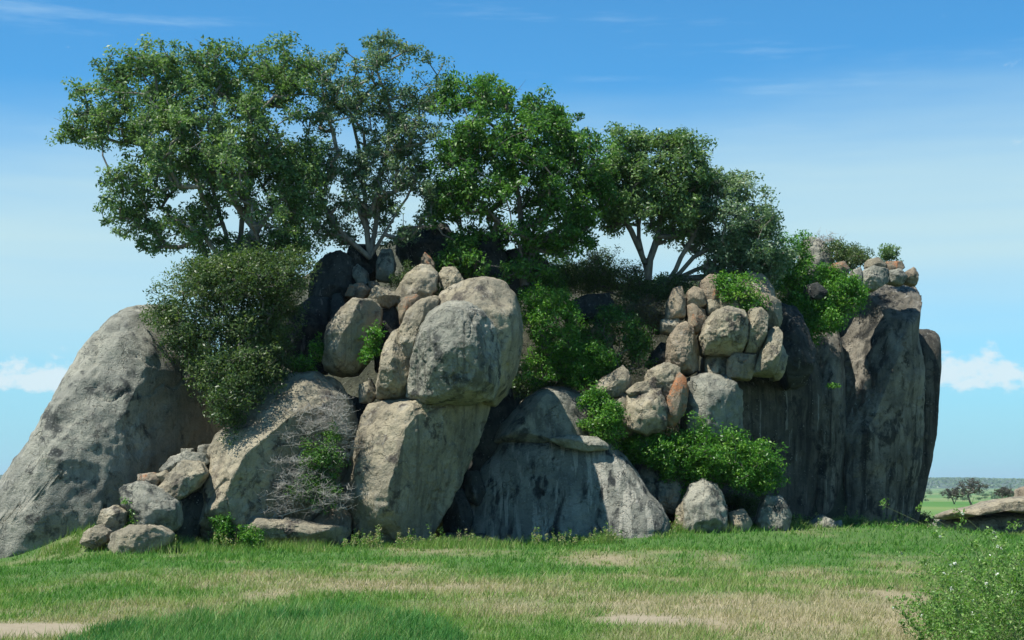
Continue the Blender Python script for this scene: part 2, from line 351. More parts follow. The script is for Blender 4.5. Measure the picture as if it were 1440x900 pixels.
    h = (.025 if small else .055)*A*fbm(P*(.9/size)+off, 3)+.030*A*(ridged(P*(2.2/size)+off, 4)-.3)+.024*A*fbm(P*(6/size)+off*2, 4)+.014*A*ridged(P*(9/size)+off, 2)
    # exfoliation ledges
    ax = np.array([rr.uniform(-.5, .5), -.5, rr.uniform(.2, 1)]); hh_ = (P@ax)*(1.3/size**.6)+.8*fbm(P*(1.4/size)+off, 3)
    fr = hh_-np.floor(hh_); h += .03*A*np.where(fr < .9, fr/.9, (1-fr)/.1)*np.clip(fbm(P*(1.1/size)+off+40, 2)+.3, 0, 1)
    # joints
    for q_ in range(2):
        nn = fbm(P*np.array([.8, .8, .35])/size+off+30*q_, 4); w = .018
        h -= crack*.05*A*np.exp(-(nn/w)**2)*(vnoise(P/size*1.3+off+7*q_) > -.15)
    P = P+nd_*h[:, None]
    P[:, 1] += lean*P[:, 2]+yaw*P[:, 0]
    base = P[:, 2].min() if low is None else low
    loc = C+np.array([0, 0, base]); P[:, 2] -= base
    o = mesh_np(name, P, fc, 3, M[mat], loc=loc, smooth=True)
    tag(o, label, cat if kind is None else None, group, kind); return o

# body of the kopje behind the boulders
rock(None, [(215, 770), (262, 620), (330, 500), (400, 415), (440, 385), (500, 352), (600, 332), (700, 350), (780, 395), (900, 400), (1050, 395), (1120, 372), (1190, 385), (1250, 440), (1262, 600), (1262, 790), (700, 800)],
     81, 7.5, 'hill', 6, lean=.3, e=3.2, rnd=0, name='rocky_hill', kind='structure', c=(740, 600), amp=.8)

R = rock
# --- left side
R('huge smooth grey granite dome sloping down to the left edge, left of everything', [(-150, 880), (-60, 830), (-20, 770), (0, 733), (22, 700), (45, 660), (75, 610), (95, 570), (112, 525), (130, 488), (150, 460), (170, 438), (190, 427), (215, 426), (240, 436), (262, 466), (285, 520), (305, 580), (312, 640), (305, 690), (290, 760), (240, 830), (100, 880)],
  64, 5.2, 'dome', 6, yaw=.4, e=2.2, ch=[((.86, -.5, -.12), .74), ((-.3, -.75, .4), .9)], rnd=2, c=(165, 650), amp=.75, lean=.1, name='granite_dome', cat='rock dome')
R('large tan boulder with a dark hollow right face, behind the dead shrub', [(273, 765), (280, 700), (287, 660), (300, 635), (330, 590), (355, 550), (375, 535), (400, 526), (440, 526), (470, 540), (492, 570), (505, 620), (505, 700), (490, 750), (400, 780), (330, 780)],
  62, 3.6, 'tan', 6, lean=.25, ch=[((.72, -.62, -.32), .50), ((-.5, -.5, .6), .85)], rnd=3, c=(385, 660), amp=.9)
R('tall light-faced boulder whose right half falls into dark shade, under the biggest round boulder', [(577, 561), (520, 571), (512, 590), (505, 620), (492, 645), (487, 680), (490, 720), (500, 755), (520, 785), (590, 785), (612, 742), (640, 692), (665, 642), (682, 600), (692, 566), (650, 558)],
  62.6, 3.2, 'tan', 6, e=3, ch=[((.80, -.58, -.12), .40), ((-.45, -.8, .3), .82)], rnd=2, c=(590, 650), amp=.8)
R('biggest round grey boulder, egg shaped, balanced at the centre front of the outcrop', [(571, 560), (573, 530), (582, 490), (591, 460), (605, 440), (630, 427), (655, 427), (680, 437), (698, 458), (706, 490), (704, 530), (694, 562), (660, 569), (600, 570)],
  61.6, 2.4, 'grey', 6, e=2.5, ch=[((-.35, -.85, .35), .9), ((0, -1, -.3), .93)], rnd=1, amp=.75)
R('rounded tan cap boulder curling over behind the biggest round boulder', [(600, 540), (608, 470), (614, 432), (625, 414), (650, 401), (680, 395), (708, 401), (724, 420), (733, 447), (734, 480), (726, 520), (712, 552), (695, 566), (640, 566)],
  63.6, 3.2, 'tan', 5, e=2.5, ch=[((-.5, -.3, .8), .9)], rnd=2, amp=.8)
R('narrow tan slab pressed against the upper left shoulder of the biggest round boulder', [(553, 500), (560, 470), (572, 440), (590, 424), (612, 416), (620, 420), (614, 440), (600, 462), (590, 490), (582, 520), (560, 530)], 62.6, 1.5, 'tan', 5, rnd=4)
R('narrow brown slab low on the left flank of the biggest round boulder', [(531, 560), (532, 530), (538, 497), (552, 470), (566, 462), (584, 500), (580, 540), (574, 563), (550, 563)], 62.3, 1.6, 'tan', 5, rnd=3, yaw=.2)
R('tan angular block leaning left, perched above the boulder with the dead shrub', [(456, 520), (459, 480), (463, 462), (480, 440), (497, 421), (525, 422), (537, 434), (533, 465), (520, 505), (502, 528), (475, 529)],
  63.4, 1.7, 'tan', 5, e=3, ch=[((.8, -.6, -.1), .62), ((-.6, -.6, .5), .85)], rnd=2)
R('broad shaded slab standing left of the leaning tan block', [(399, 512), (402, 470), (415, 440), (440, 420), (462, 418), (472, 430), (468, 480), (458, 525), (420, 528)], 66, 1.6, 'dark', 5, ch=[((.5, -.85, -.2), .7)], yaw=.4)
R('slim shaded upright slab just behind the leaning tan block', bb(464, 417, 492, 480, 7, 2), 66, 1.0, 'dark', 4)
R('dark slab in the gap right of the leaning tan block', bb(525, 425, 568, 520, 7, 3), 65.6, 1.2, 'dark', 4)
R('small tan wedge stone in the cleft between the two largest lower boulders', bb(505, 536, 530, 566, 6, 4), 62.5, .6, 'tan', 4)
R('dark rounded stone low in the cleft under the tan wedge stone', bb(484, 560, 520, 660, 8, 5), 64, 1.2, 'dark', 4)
# --- crest rocks left of centre
for lab, o_, Y_, T_, m_ in [
    ('orange stained block on the crest above the leaning tan block', bb(487, 400, 522, 423, 7, 1), 66, .7, 'orange'),
    ('small orange faced stone beside the larger orange block on the crest', bb(519, 397, 537, 414, 6, 2), 66.4, .5, 'orange'),
    ('tan wedge rock lying right of the orange stained crest block', [(524, 416), (530, 405), (545, 408), (560, 416), (561, 424), (546, 431), (530, 428)], 65.3, .8, 'tan'),
    ('orange tipped upright stone against the narrow tan slab', [(564, 455), (563, 430), (572, 420), (586, 417), (588, 430), (576, 446), (570, 458)], 63.9, .6, 'orange'),
    ('knobbly brown boulder on the crest left of its rounded twin', [(560, 424), (562, 410), (575, 390), (588, 379), (604, 378), (613, 388), (611, 410), (600, 426), (575, 430)], 65.6, 1.1, 'tan'),
    ('round dark brown boulder on the crest behind the cap boulder', bb(618, 378, 653, 412, 8, 6), 65.8, 1.0, 'tan'),
    ('small orange pinnacle standing highest on the centre crest', [(593, 380), (594, 366), (598, 357), (604, 362), (610, 372), (609, 382)], 67, .5, 'orange'),
    ('pale grey upright stone below the second tree', [(531, 392), (532, 370), (537, 355), (550, 354), (554, 372), (551, 394)], 67.5, .7, 'grey'),
    ('grey angular stone left of the pale upright stone', [(494, 382), (504, 374), (516, 384), (517, 400), (506, 402)], 67, .6, 'grey'),
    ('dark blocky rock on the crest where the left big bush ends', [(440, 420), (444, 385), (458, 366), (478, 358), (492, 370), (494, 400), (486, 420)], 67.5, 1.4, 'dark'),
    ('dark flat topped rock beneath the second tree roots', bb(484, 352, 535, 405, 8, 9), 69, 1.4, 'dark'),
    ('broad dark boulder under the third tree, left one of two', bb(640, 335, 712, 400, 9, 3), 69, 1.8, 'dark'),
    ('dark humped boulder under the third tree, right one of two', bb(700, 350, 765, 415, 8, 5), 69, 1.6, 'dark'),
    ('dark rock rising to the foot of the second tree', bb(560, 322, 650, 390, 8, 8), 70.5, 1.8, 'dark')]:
    R(lab, o_, Y_, T_, m_, 4, e=3, rnd=6)
# --- centre slabs
R('rounded slab half in shade forming the top of the wide streaked slab', [(690, 625), (700, 600), (738, 560), (768, 544), (800, 546), (826, 560), (836, 590), (840, 616), (760, 632)], 67.9, 3.0, 'grey', 5, lean=.45, e=2.8, rnd=2, amp=.6)
R('thin flat plate of rock resting on the wide streaked slab', [(775, 619), (800, 614), (835, 616), (850, 626), (848, 632), (820, 634), (795, 628)], 65.0, 1.2, 'grey', 4, e=3, rnd=2)
R('wide dark slab with pale vertical streaks sloping to the grass at centre', [(640, 790), (650, 700), (680, 650), (705, 615), (760, 612), (838, 616), (858, 626), (876, 642), (890, 662), (905, 690), (925, 713), (932, 738), (920, 775), (850, 800)],
  67.2, 3.6, 'streak', 6, lean=.42, e=5.5, rnd=0, c=(800, 710), amp=.5, yaw=-.22, frac=0, name='streaked_slab', cat='rock slab')
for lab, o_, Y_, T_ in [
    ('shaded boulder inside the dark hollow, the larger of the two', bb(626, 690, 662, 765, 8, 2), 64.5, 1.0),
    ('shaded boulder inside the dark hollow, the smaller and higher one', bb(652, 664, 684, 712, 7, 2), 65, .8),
    ('tall dark rock added to deepen the shade at the back of the hollow', [(640, 780), (645, 680), (672, 610), (690, 565), (712, 560), (722, 600), (700, 690), (690, 780)], 67.0, 1.2),  # added filler rock, dark so the recess looks black with shade
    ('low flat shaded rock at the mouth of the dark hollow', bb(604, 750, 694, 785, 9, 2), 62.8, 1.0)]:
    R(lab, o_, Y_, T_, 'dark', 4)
# --- left foot rocks
for lab, o_, Y_, T_, m_ in [
    ('chunky mottled grey boulder at the foot of the granite dome', [(176, 690), (200, 683), (225, 692), (244, 708), (247, 735), (232, 750), (200, 748), (184, 722)], 57.8, 1.0, 'grey'),
    ('pale smooth slab sloping down behind the mottled grey boulder', [(216, 698), (232, 680), (255, 652), (278, 654), (285, 668), (275, 684), (255, 700), (236, 706)], 58.8, .8, 'tan'),
    ('grey stone at the top of the rock pile by the dome', [(231, 660), (245, 644), (262, 638), (285, 640), (290, 652), (268, 660), (240, 666)], 59.8, .7, 'grey'),
    ('small brown block wedged against the dome, left one of a pair', bb(197, 664, 226, 688, 6, 4), 59, .5, 'blush'),
    ('small brown block wedged against the dome, right one of a pair', bb(221, 663, 243, 680, 6, 5), 59.2, .5, 'tan'),
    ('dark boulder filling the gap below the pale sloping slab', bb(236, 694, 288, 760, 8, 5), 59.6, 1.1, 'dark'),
    ('tiny dark stone on top of the rock pile by the dome', bb(254, 632, 272, 646, 6, 5), 61.5, .35, 'grey'),
    ('shaded round stone right of the grey stone on the pile', bb(278, 626, 300, 662, 7, 5), 61.5, .6, 'grey'),
    ('small tan rock in the grass, upper one of two left of the mottled boulder', [(141, 735), (146, 720), (160, 714), (175, 722), (172, 738), (160, 750), (146, 748)], 57, .5, 'tan'),
    ('small flat tan rock in the grass, leftmost of the foot rocks', [(118, 762), (124, 748), (138, 741), (152, 748), (150, 760), (135, 770)], 56, .5, 'tan'),
    ('low oval tan rock in the grass in front of the mottled grey boulder', [(161, 768), (164, 752), (185, 743), (218, 743), (236, 752), (230, 764), (205, 776), (180, 782)], 55.5, .8, 'tan')]:
    R(lab, o_, Y_, T_, m_, 4, e=2.8, rnd=6)
R('long flat light rock with dark underside lying in front of the dead shrub', [(327, 747), (335, 728), (350, 723), (375, 727), (440, 735), (494, 742), (494, 755), (472, 768), (440, 773), (400, 772), (370, 762), (345, 760)],
  59.6, 1.1, 'tan', 5, e=3.2, ch=[((.8, -.5, -.4), .75), ((0, -.6, -.8), .75)], rnd=2)
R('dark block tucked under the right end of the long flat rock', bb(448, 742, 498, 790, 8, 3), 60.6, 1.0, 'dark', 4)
R('small brown stone between the long flat rock and the tall light-faced boulder', [(442, 735), (458, 722), (480, 712), (490, 725), (490, 745), (450, 745)], 60.8, .7, 'blush', 4)
# --- right of centre rock pile
for lab, o_, Y_, T_, m_ in [
    ('pale pyramid shaped rock at the left end of the middle pile', [(833, 552), (845, 536), (862, 526), (874, 517), (882, 528), (884, 545), (870, 556), (845, 559)], 66.5, .9, 'tan'),
    ('tan upright rock left of the square block in the middle pile', bb(866, 555, 893, 612, 7, 3), 66.2, .8, 'tan'),
    ('square grey tan block at the heart of the middle pile', [(885, 600), (885, 560), (900, 552), (925, 552), (933, 575), (930, 600), (910, 608)], 65.8, 1.0, 'tan'),
    ('thin wedge rock lying on top of the square block', [(882, 550), (895, 540), (918, 536), (921, 545), (905, 554), (886, 556)], 66, .7, 'tan'),
    ('pale angular rock leaning over the top of the middle pile', [(908, 540), (915, 524), (935, 514), (952, 520), (953, 540), (942, 562), (925, 552)], 66.3, .9, 'tan'),
    ('bright orange lichen covered upright slab in the middle pile', [(938, 592), (940, 560), (950, 535), (952, 526), (962, 536), (966, 552), (962, 575), (950, 594)], 65.7, .6, 'orange'),
    ('grey rock with curved ledge just right of the bright orange slab', [(966, 600), (966, 560), (972, 540), (995, 532), (1020, 536), (1034, 556), (1036, 590), (1030, 620), (980, 620)], 67.3, 1.8, 'grey'),
    ('dark lumpy rock above the right tip of the streaked slab', bb(893, 650, 928, 712, 8, 3), 67, 1.0, 'grey'),
    ('brown block in the shade below the big bright bush, left end', bb(921, 668, 966, 720, 7, 3), 66.6, 1.0, 'grey'),
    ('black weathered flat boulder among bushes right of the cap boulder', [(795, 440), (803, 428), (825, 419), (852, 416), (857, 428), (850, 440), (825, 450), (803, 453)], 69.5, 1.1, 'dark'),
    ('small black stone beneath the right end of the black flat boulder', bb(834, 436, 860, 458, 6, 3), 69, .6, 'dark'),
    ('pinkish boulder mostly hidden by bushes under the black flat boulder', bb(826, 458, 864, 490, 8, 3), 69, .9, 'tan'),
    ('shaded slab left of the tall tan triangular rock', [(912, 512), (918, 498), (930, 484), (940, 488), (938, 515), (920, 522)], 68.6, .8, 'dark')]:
    R(lab, o_, Y_, T_, m_, 4, e=3, rnd=6)
# --- the jointed tan stack
R('tall tan triangular rock at the left of the jointed stack', [(936, 520), (938, 480), (948, 462), (962, 452), (972, 460), (981, 490), (982, 520), (970, 528), (948, 528)], 67.6, 1.4, 'blush', 5, e=3.2, ch=[((.9, -.4, 0), .7)], rnd=3)
R('bulging rounded tan block, biggest in the jointed stack', [(982, 475), (990, 455), (1005, 440), (1020, 434), (1042, 438), (1049, 455), (1047, 480), (1040, 500), (1010, 502), (988, 500)], 67.4, 1.9, 'tan', 5, e=3, ch=[((0, -.5, -.85), .75)], rnd=3)
R('tall tan column in the jointed stack right of the bulging block', [(1044, 498), (1046, 465), (1052, 438), (1066, 434), (1077, 445), (1074, 475), (1062, 500)], 67.6, 1.6, 'tan', 5, e=3.2, rnd=3)
R('slanting tan column at the right edge of the jointed stack', [(1053, 528), (1066, 495), (1078, 468), (1088, 460), (1096, 470), (1094, 500), (1085, 530)], 67.5, 1.6, 'tan', 5, e=3.2, rnd=3)
for lab, o_, Y_, T_, m_ in [
    ('small rounded tan stone left of the triangular rock top', bb(931, 447, 958, 474, 7, 4), 67.9, .8, 'tan'),
    ('upright tan block, leftmost on top of the jointed stack', [(938, 447), (940, 425), (948, 408), (958, 406), (962, 425), (961, 446)], 68.1, .8, 'blush'),
    ('upper half of the split pillar with an orange fleck in the stack', [(967, 428), (968, 412), (976, 405), (986, 410), (990, 428), (980, 434)], 68.2, .7, 'blush'),
    ('lower half of the split pillar in the stack', [(967, 464), (967, 434), (978, 427), (988, 440), (990, 456), (978, 470)], 68.0, .8, 'orange'),
    ('dark brown block crowning the jointed stack on the left', [(985, 418), (987, 398), (998, 390), (1011, 394), (1012, 410), (1000, 428), (990, 430)], 68.6, .9, 'blush'),
    ('small brown stone below the crowning brown block', bb(992, 415, 1012, 444, 6, 4), 68.2, .6, 'tan'),
    ('pale sloping block behind the top of the bulging block', [(1008, 436), (1010, 415), (1022, 404), (1040, 412), (1044, 434), (1030, 442)], 68.5, 1.1, 'tan'),
    ('pinkish brown peak rock at the back of the jointed stack', [(1040, 440), (1043, 400), (1055, 386), (1072, 392), (1082, 412), (1084, 440)], 69.5, 1.4, 'blush'),
    ('grey brown rock between the tall column and the hanging greenery', [(1060, 455), (1062, 428), (1075, 418), (1092, 428), (1094, 452), (1084, 468)], 68.6, 1.2, 'tan'),
    ('pale lower block under the bulging block of the stack', bb(988, 494, 1026, 532, 8, 4), 68.0, 1.5, 'tan'),
    ('square orange tinted block at the foot of the stack', [(1022, 530), (1024, 508), (1032, 500), (1060, 502), (1058, 516), (1052, 532)], 67.2, 1.2, 'blush'),
    ('dark brown sliver at the lower right of the stack', bb(1083, 478, 1104, 534, 7, 4), 68.6, 1.0, 'tan'),
    ('dark rock behind the stack on its right', bb(1085, 430, 1140, 540, 8, 4), 70.6, 1.6, 'dark')]:
    R(lab, o_, Y_, T_, m_, 4, e=3.2, rnd=6)
# --- right cliff
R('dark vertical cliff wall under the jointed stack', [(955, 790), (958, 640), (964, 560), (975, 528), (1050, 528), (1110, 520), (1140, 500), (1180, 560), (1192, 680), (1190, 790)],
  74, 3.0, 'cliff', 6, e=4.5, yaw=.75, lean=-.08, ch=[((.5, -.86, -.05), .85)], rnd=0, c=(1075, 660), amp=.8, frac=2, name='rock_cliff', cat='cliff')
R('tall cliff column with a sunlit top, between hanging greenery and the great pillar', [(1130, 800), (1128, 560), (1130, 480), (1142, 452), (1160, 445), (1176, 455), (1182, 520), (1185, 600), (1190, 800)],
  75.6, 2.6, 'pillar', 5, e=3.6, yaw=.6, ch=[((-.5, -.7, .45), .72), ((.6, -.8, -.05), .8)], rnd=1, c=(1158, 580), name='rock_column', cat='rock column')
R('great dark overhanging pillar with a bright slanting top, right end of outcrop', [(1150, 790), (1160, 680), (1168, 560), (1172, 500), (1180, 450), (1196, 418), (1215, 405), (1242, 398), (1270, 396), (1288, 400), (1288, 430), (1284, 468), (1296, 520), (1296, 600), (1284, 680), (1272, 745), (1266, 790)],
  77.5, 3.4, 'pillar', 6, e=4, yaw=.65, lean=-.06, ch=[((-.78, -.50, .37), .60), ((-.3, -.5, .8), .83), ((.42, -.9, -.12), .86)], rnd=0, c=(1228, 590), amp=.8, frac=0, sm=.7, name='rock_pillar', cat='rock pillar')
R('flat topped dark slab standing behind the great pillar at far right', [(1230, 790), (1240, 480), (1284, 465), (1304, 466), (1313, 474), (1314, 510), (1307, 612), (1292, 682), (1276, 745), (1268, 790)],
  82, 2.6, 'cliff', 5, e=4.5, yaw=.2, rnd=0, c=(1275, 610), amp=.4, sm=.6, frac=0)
for lab, o_, Y_, T_, m_ in [
    ('grey stepped rock on top of the great pillar', [(1199, 405), (1208, 388), (1225, 378), (1243, 382), (1243, 398), (1225, 408)], 74, 1.0, 'grey'),
    ('small pale stone above the stepped rock on the pillar', bb(1220, 363, 1244, 382, 7, 4), 74.6, .7, 'tan'),
    ('orange faced block on the pillar top between two grey stones', bb(1242, 367, 1271, 387, 7, 4), 74.6, .7, 'orange'),
    ('grey stone beneath the orange faced block on the pillar top', bb(1246, 380, 1274, 401, 7, 5), 74, .7, 'grey'),
    ('rust edged stone at the far right tip of the pillar top', bb(1268, 379, 1290, 402, 7, 4), 74.2, .6, 'blush'),
    ('narrow upright stone at the left end of the pillar top stones', bb(1198, 376, 1212, 404, 6, 4), 73.6, .5, 'grey'),
    ('brown and orange boulder amid the greenery left of the pillar top', bb(1169, 368, 1192, 397, 7, 4), 73.4, .8, 'orange'),
    ('dark boulder sunk in the bright hanging greenery', bb(1132, 398, 1160, 422, 7, 4), 71.6, .7, 'dark'),
    ('rounded grey boulder poking out behind the top of the greenery', bb(1124, 338, 1164, 400, 8, 4), 77, 1.1, 'grey')]:
    R(lab, o_, Y_, T_, m_, 4, e=3, rnd=6)
# --- foot rocks on the right
for lab, o_, Y_, T_, m_ in [
    ('large grey boulder at the cliff foot, leftmost and tallest of the row', [(964, 742), (966, 705), (974, 688), (990, 681), (1006, 688), (1017, 712), (1014, 738), (1000, 752), (975, 756)], 65, 1.1, 'grey'),
    ('small brown stone leaning on the left of the tallest foot boulder', bb(951, 703, 972, 745, 7, 4), 65.3, .6, 'tan'),
    ('little tan stone right of the tallest foot boulder', bb(1004, 727, 1027, 756, 6, 4), 65, .5, 'tan'),
    ('squat cracked stone under the dry bush at the cliff foot', bb(1023, 718, 1056, 758, 7, 4), 65.4, .7, 'tan'),
    ('rounded grey boulder at the cliff foot right of the dry bush', bb(1067, 701, 1107, 756, 8, 4, .08), 66, 1.0, 'grey'),
    ('low pointed stone in the grass near the foot of the pillar', [(1131, 752), (1138, 738), (1155, 727), (1168, 734), (1172, 750), (1160, 760)], 68, .8, 'grey'),
    ('tiny stone beside the low pointed stone in the grass', bb(1168, 733, 1184, 756, 6, 4), 68.3, .4, 'grey')]:
    R(lab, o_, Y_, T_, m_, 4, e=2.8, rnd=6)
# --- low outcrop at the right edge
R('flat tan slab overlapping the low outcrop at the right edge', [(1315, 734), (1318, 723), (1345, 716), (1370, 712), (1387, 705), (1430, 699), (1500, 694), (1530, 720), (1500, 730), (1440, 722), (1400, 718), (1370, 722), (1340, 730)], 92, 2.2, 'tan', 5, e=3, c=(1410, 714), rnd=3, amp=.8)
R('wide grey base rock of the low outcrop at the right edge', [(1294, 748), (1300, 738), (1325, 728), (1400, 720), (1440, 716), (1520, 712), (1540, 760), (1400, 765), (1300, 760)], 94, 3, 'grey', 5, e=3, c=(1410, 742), rnd=2)
R('small reddish stone perched on the outcrop at the right edge', bb(1430, 682, 1456, 702, 7, 4), 93, .7, 'blush', 4)

# ------------------------------------------------------------------ vegetation
def sub_ell(b, n):  # ragged ellipsoid
    cx, cy, rx, ry, dY, rY = b
    d = rng.normal(size=(n, 3)); d /= np.linalg.norm(d, axis=1)[:, None]
    r = rng.random(n)**.38*(1+.40*fbm(d*2.4+b[0]*.37, 2)); j = rng.random(n) < .08; r[j] *= 1.2
    return d*r[:, None]
def blob_points(blobs, Y, n, gate=-.35, seed=0):
    out = []; vol = np.array([b[2]*b[3] for b in blobs], float)
    cnt = np.maximum(1, (n*vol/vol.sum()).astype(int))
    for b, k in zip(blobs, cnt):
        cx, cy, rx, ry, dY, rY = b; s = (Y+dY)/F; C = wp(cx, cy, Y+dY)
        q = sub_ell(b, k*2)*np.array([rx*s, rY, ry*s])+C
        keep = fbm(q*.75+seed*7.7, 2) > gate; q = q[keep][:k]; out.append(q)
    return np.concatenate(out)
def tubes(edges, sides=5):
    """edges: list of (a, b, ra, rb) -> verts, quads"""
    E = np.array([np.r_[a, b, ra, rb] for a, b, ra, rb in edges]); a, b = E[:, :3], E[:, 3:6]
    d = b-a; L = np.maximum(np.linalg.norm(d, axis=1), 1e-6)[:, None]; d = d/L
    up = np.where(np.abs(d[:, 2:3]) > .9, np.array([[1., 0, 0]]), np.array([[0, 0, 1.]]))
    u = np.cross(d, up); u /= np.linalg.norm(u, axis=1)[:, None]; v = np.cross(d, u)
    V = []
    for base, r in ((a-d*E[:, 6:7]*.3, E[:, 6:7]), (b+d*E[:, 7:8]*.3, E[:, 7:8])):
        for k in range(sides):
            t = 2*math.pi*k/sides; V.append(base+(u*math.cos(t)+v*math.sin(t))*r)
    V = np.stack(V, 1); m = len(E); base = np.arange(m)[:, None]*(2*sides)
    Fq = np.stack([np.stack([base[:, 0]+k, base[:, 0]+(k+1) % sides, base[:, 0]+sides+(k+1) % sides, base[:, 0]+sides+k], 1) for k in range(sides)], 1)
    return V.reshape(-1, 3), Fq.reshape(-1, 4)
def leaves(cent, rc, per, L, asp=.45, tone0=None, flat=.8, upb=.5, ctr=None):
    n = len(cent)*per; ci = np.repeat(np.arange(len(cent)), per)
    d = rng.normal(size=(n, 3)); d /= np.linalg.norm(d, axis=1)[:, None]
    rcs = rc*(rng.random(len(cent))*.7+.55)
    P = cent[ci]+d*(rng.random(n)**.5*rcs[ci])[:, None]*np.array([1, 1, flat])
    out = d if ctr is None else d*.6+(P-ctr)/np.maximum(np.linalg.norm(P-ctr, axis=1), .01)[:, None]*.6
    nrm = rng.normal(size=(n, 3))*.75+out*.5+np.array([0, 0, upb]); nrm /= np.linalg.norm(nrm, axis=1)[:, None]
    t = rng.normal(size=(n, 3)); t -= nrm*(t*nrm).sum(1)[:, None]; t /= np.linalg.norm(t, axis=1)[:, None]
    w = np.cross(nrm, t); l = (L*(rng.random(n)*.7+.6))[:, None]
    V = np.stack([P-t*l*.5, P+w*l*asp*.5+nrm*l*.06, P+t*l*.5-nrm*l*.08, P-w*l*asp*.5+nrm*l*.06], 1).reshape(-1, 3)
    Fq = np.arange(n*4).reshape(-1, 4)
    ct = rng.normal(.0, .20, len(cent)) if tone0 is None else tone0
    tone = np.clip(.45+ct[ci]+rng.normal(0, .17, n), 0, 1)
    return V, Fq, np.repeat(tone, 4)
def skeleton(base_paths, targets, step=.45, jit=.10, r_tip=.012, r_max=.3, expo=.42, sag=.0):
    nodes = []; par = []; cntr = []
    for path in base_paths:
        prev = -1
        for i, p in enumerate(path):
            p = np.array(p, float)
            if prev >= 0:
                q = nodes[prev]; m = max(1, int(np.linalg.norm(p-q)/step))
                for k in range(1, m+1):
                    nodes.append(q+(p-q)*k/m+rng.normal(0, .03, 3)*(k < m)); par.append(prev); prev = len(nodes)-1
            else:
                nodes.append(p); par.append(-1); prev = len(nodes)-1
    A = np.zeros((60000, 3)); A[:len(nodes)] = nodes; n = len(nodes); D = np.zeros(60000)
    for i in range(n): D[i] = 0 if par[i] < 0 else D[par[i]]+np.linalg.norm(A[i]-A[par[i]])
    base = A[0].copy(); order = np.argsort(np.linalg.norm(targets-base, axis=1)); tips = []
    for ti in order:
        T = targets[ti]; ds = np.linalg.norm(A[:n]-T, axis=1); cost = ds+.18*D[:n]*0+np.maximum(0, (A[:n, 2]-T[2]))*.6
        j = int(np.argmin(cost)); q = A[j].copy(); L = ds[j]
        if n > 59000: break
        m = max(1, int(L/step)); bend = rng.normal(0, jit, 3)*L; bend[2] += .12*L
        prev = j
        for k in range(1, m+1):
            f = k/m; A[n] = q+(T-q)*f+bend*math.sin(f*math.pi)*.8+rng.normal(0, .04, 3)*(k < m)
            par.append(prev); D[n] = D[prev]+L/m; prev = n; n += 1
        tips.append(prev)
    w = np.zeros(n)
    for t in tips: w[t] += 1
    for i in range(n-1, -1, -1):
        if par[i] >= 0: w[par[i]] += w[i]
    w = np.maximum(w, 1); r = np.minimum(r_tip*w**expo, r_max)
    return [(A[par[i]], A[i], r[par[i]] if par[i] >= 0 else r[i], r[i]) for i in range(n) if par[i] >= 0]
def plant(name, label, cat, base, stems, blobs, Y, ncl, rc, per, L, leaf, bark='bark_dark', crown='crown', wood='trunk', group=None,
          gate=-.35, r_max=.3, r_tip=.013, step=.45, asp=.45, jit=.10, extra_twigs=0, expo=.42, upb=.5, flat=.8, ks_=(1.15, 1.0, .58), tr=1.0):
    """stems: list of polylines of (px, py, dY)"""
    if per: ncl, rc, per = int(ncl*ks_[0]), rc*ks_[1], int(per*ks_[2])
    b = wp(base[0], base[1], Y)
    root = empty(name, b); tag(root, label, cat, group)
    T = blob_points(blobs, Y, ncl, gate, seed=int(base[0]))
    paths = [[b]+[wp(p[0], p[1], Y+p[2]) for p in st] for st in stems]
    E = skeleton(paths, T, step=step, r_max=r_max, r_tip=r_tip, jit=jit, expo=expo)
    if extra_twigs:
        tw = T[rng.integers(0, len(T), extra_twigs)]
        for p in tw:
            d = rng.normal(size=3); d /= np.linalg.norm(d); d[2] = abs(d[2])*.5; l = rc*rng.uniform(.6, 1.5)
            m = p+d*l*.5+rng.normal(0, .05, 3); E.append((p, m, .011*tr, .008*tr)); E.append((m, p+d*l+rng.normal(0, .08, 3), .008*tr, .004*tr))
            E.append((m, m+rng.normal(0, 1, 3)*l*.35, .007*tr, .003*tr))
    V, Q = tubes(E); mesh_np(wood, V-b, Q, 4, M[bark], root, smooth=True)
    if per:
        V, Q, t = leaves(T, rc, per, L, asp, upb=upb, flat=flat, ctr=T.mean(0)); mesh_np(crown, V-b, Q, 4, M[leaf], root, attr=t)
    return root

# big trees on the crest
plant('fig_tree', 'broad leafy tree at far left with a thick pale trunk rising from the hanging bush', 'tree', (327, 420),
      [[(322, 370, 0), (318, 330, 0), (300, 270, .5), (270, 200, .5)], [(332, 365, .3), (340, 310, .4), (355, 240, .2), (350, 160, 0)], [(330, 380, -.4), (352, 335, -.6), (395, 280, -.5)], [(316, 372, -.4), (290, 335, -.8), (240, 305, -.6)]],
      [(160, 165, 75, 52, 0, 2.6), (115, 190, 36, 14, 0, .8), (190, 115, 60, 45, .5, 2.6), (230, 95, 50, 28, 0, 2), (275, 115, 42, 45, 0, 2.4), (325, 100, 48, 40, .5, 2.2), (395, 90, 45, 32, .5, 2), (270, 180, 90, 55, -1, 3), (370, 170, 70, 60, 0, 3), (420, 130, 35, 50, .5, 2), (250, 240, 75, 50, -.6, 2.6), (345, 245, 90, 60, -.5, 3), (200, 262, 50, 40, 0, 2), (170, 290, 32, 22, 0, 1.2), (215, 318, 50, 20, 0, 1.4), (400, 300, 50, 60, 0, 2.4), (270, 310, 50, 25, -.5, 1.5), (220, 345, 40, 10, 0, .8), (420, 240, 35, 60, 0, 2), (330, 378, 62, 20, .4, 1.5), (310, 350, 50, 22, .5, 1.5), (380, 350, 46, 30, .4, 1.6), (425, 345, 22, 28, .4, 1)],
      65.5, 1350, .42, 105, .16, 'leaf_fig', 'bark', r_max=.34, gate=-.17, extra_twigs=500)
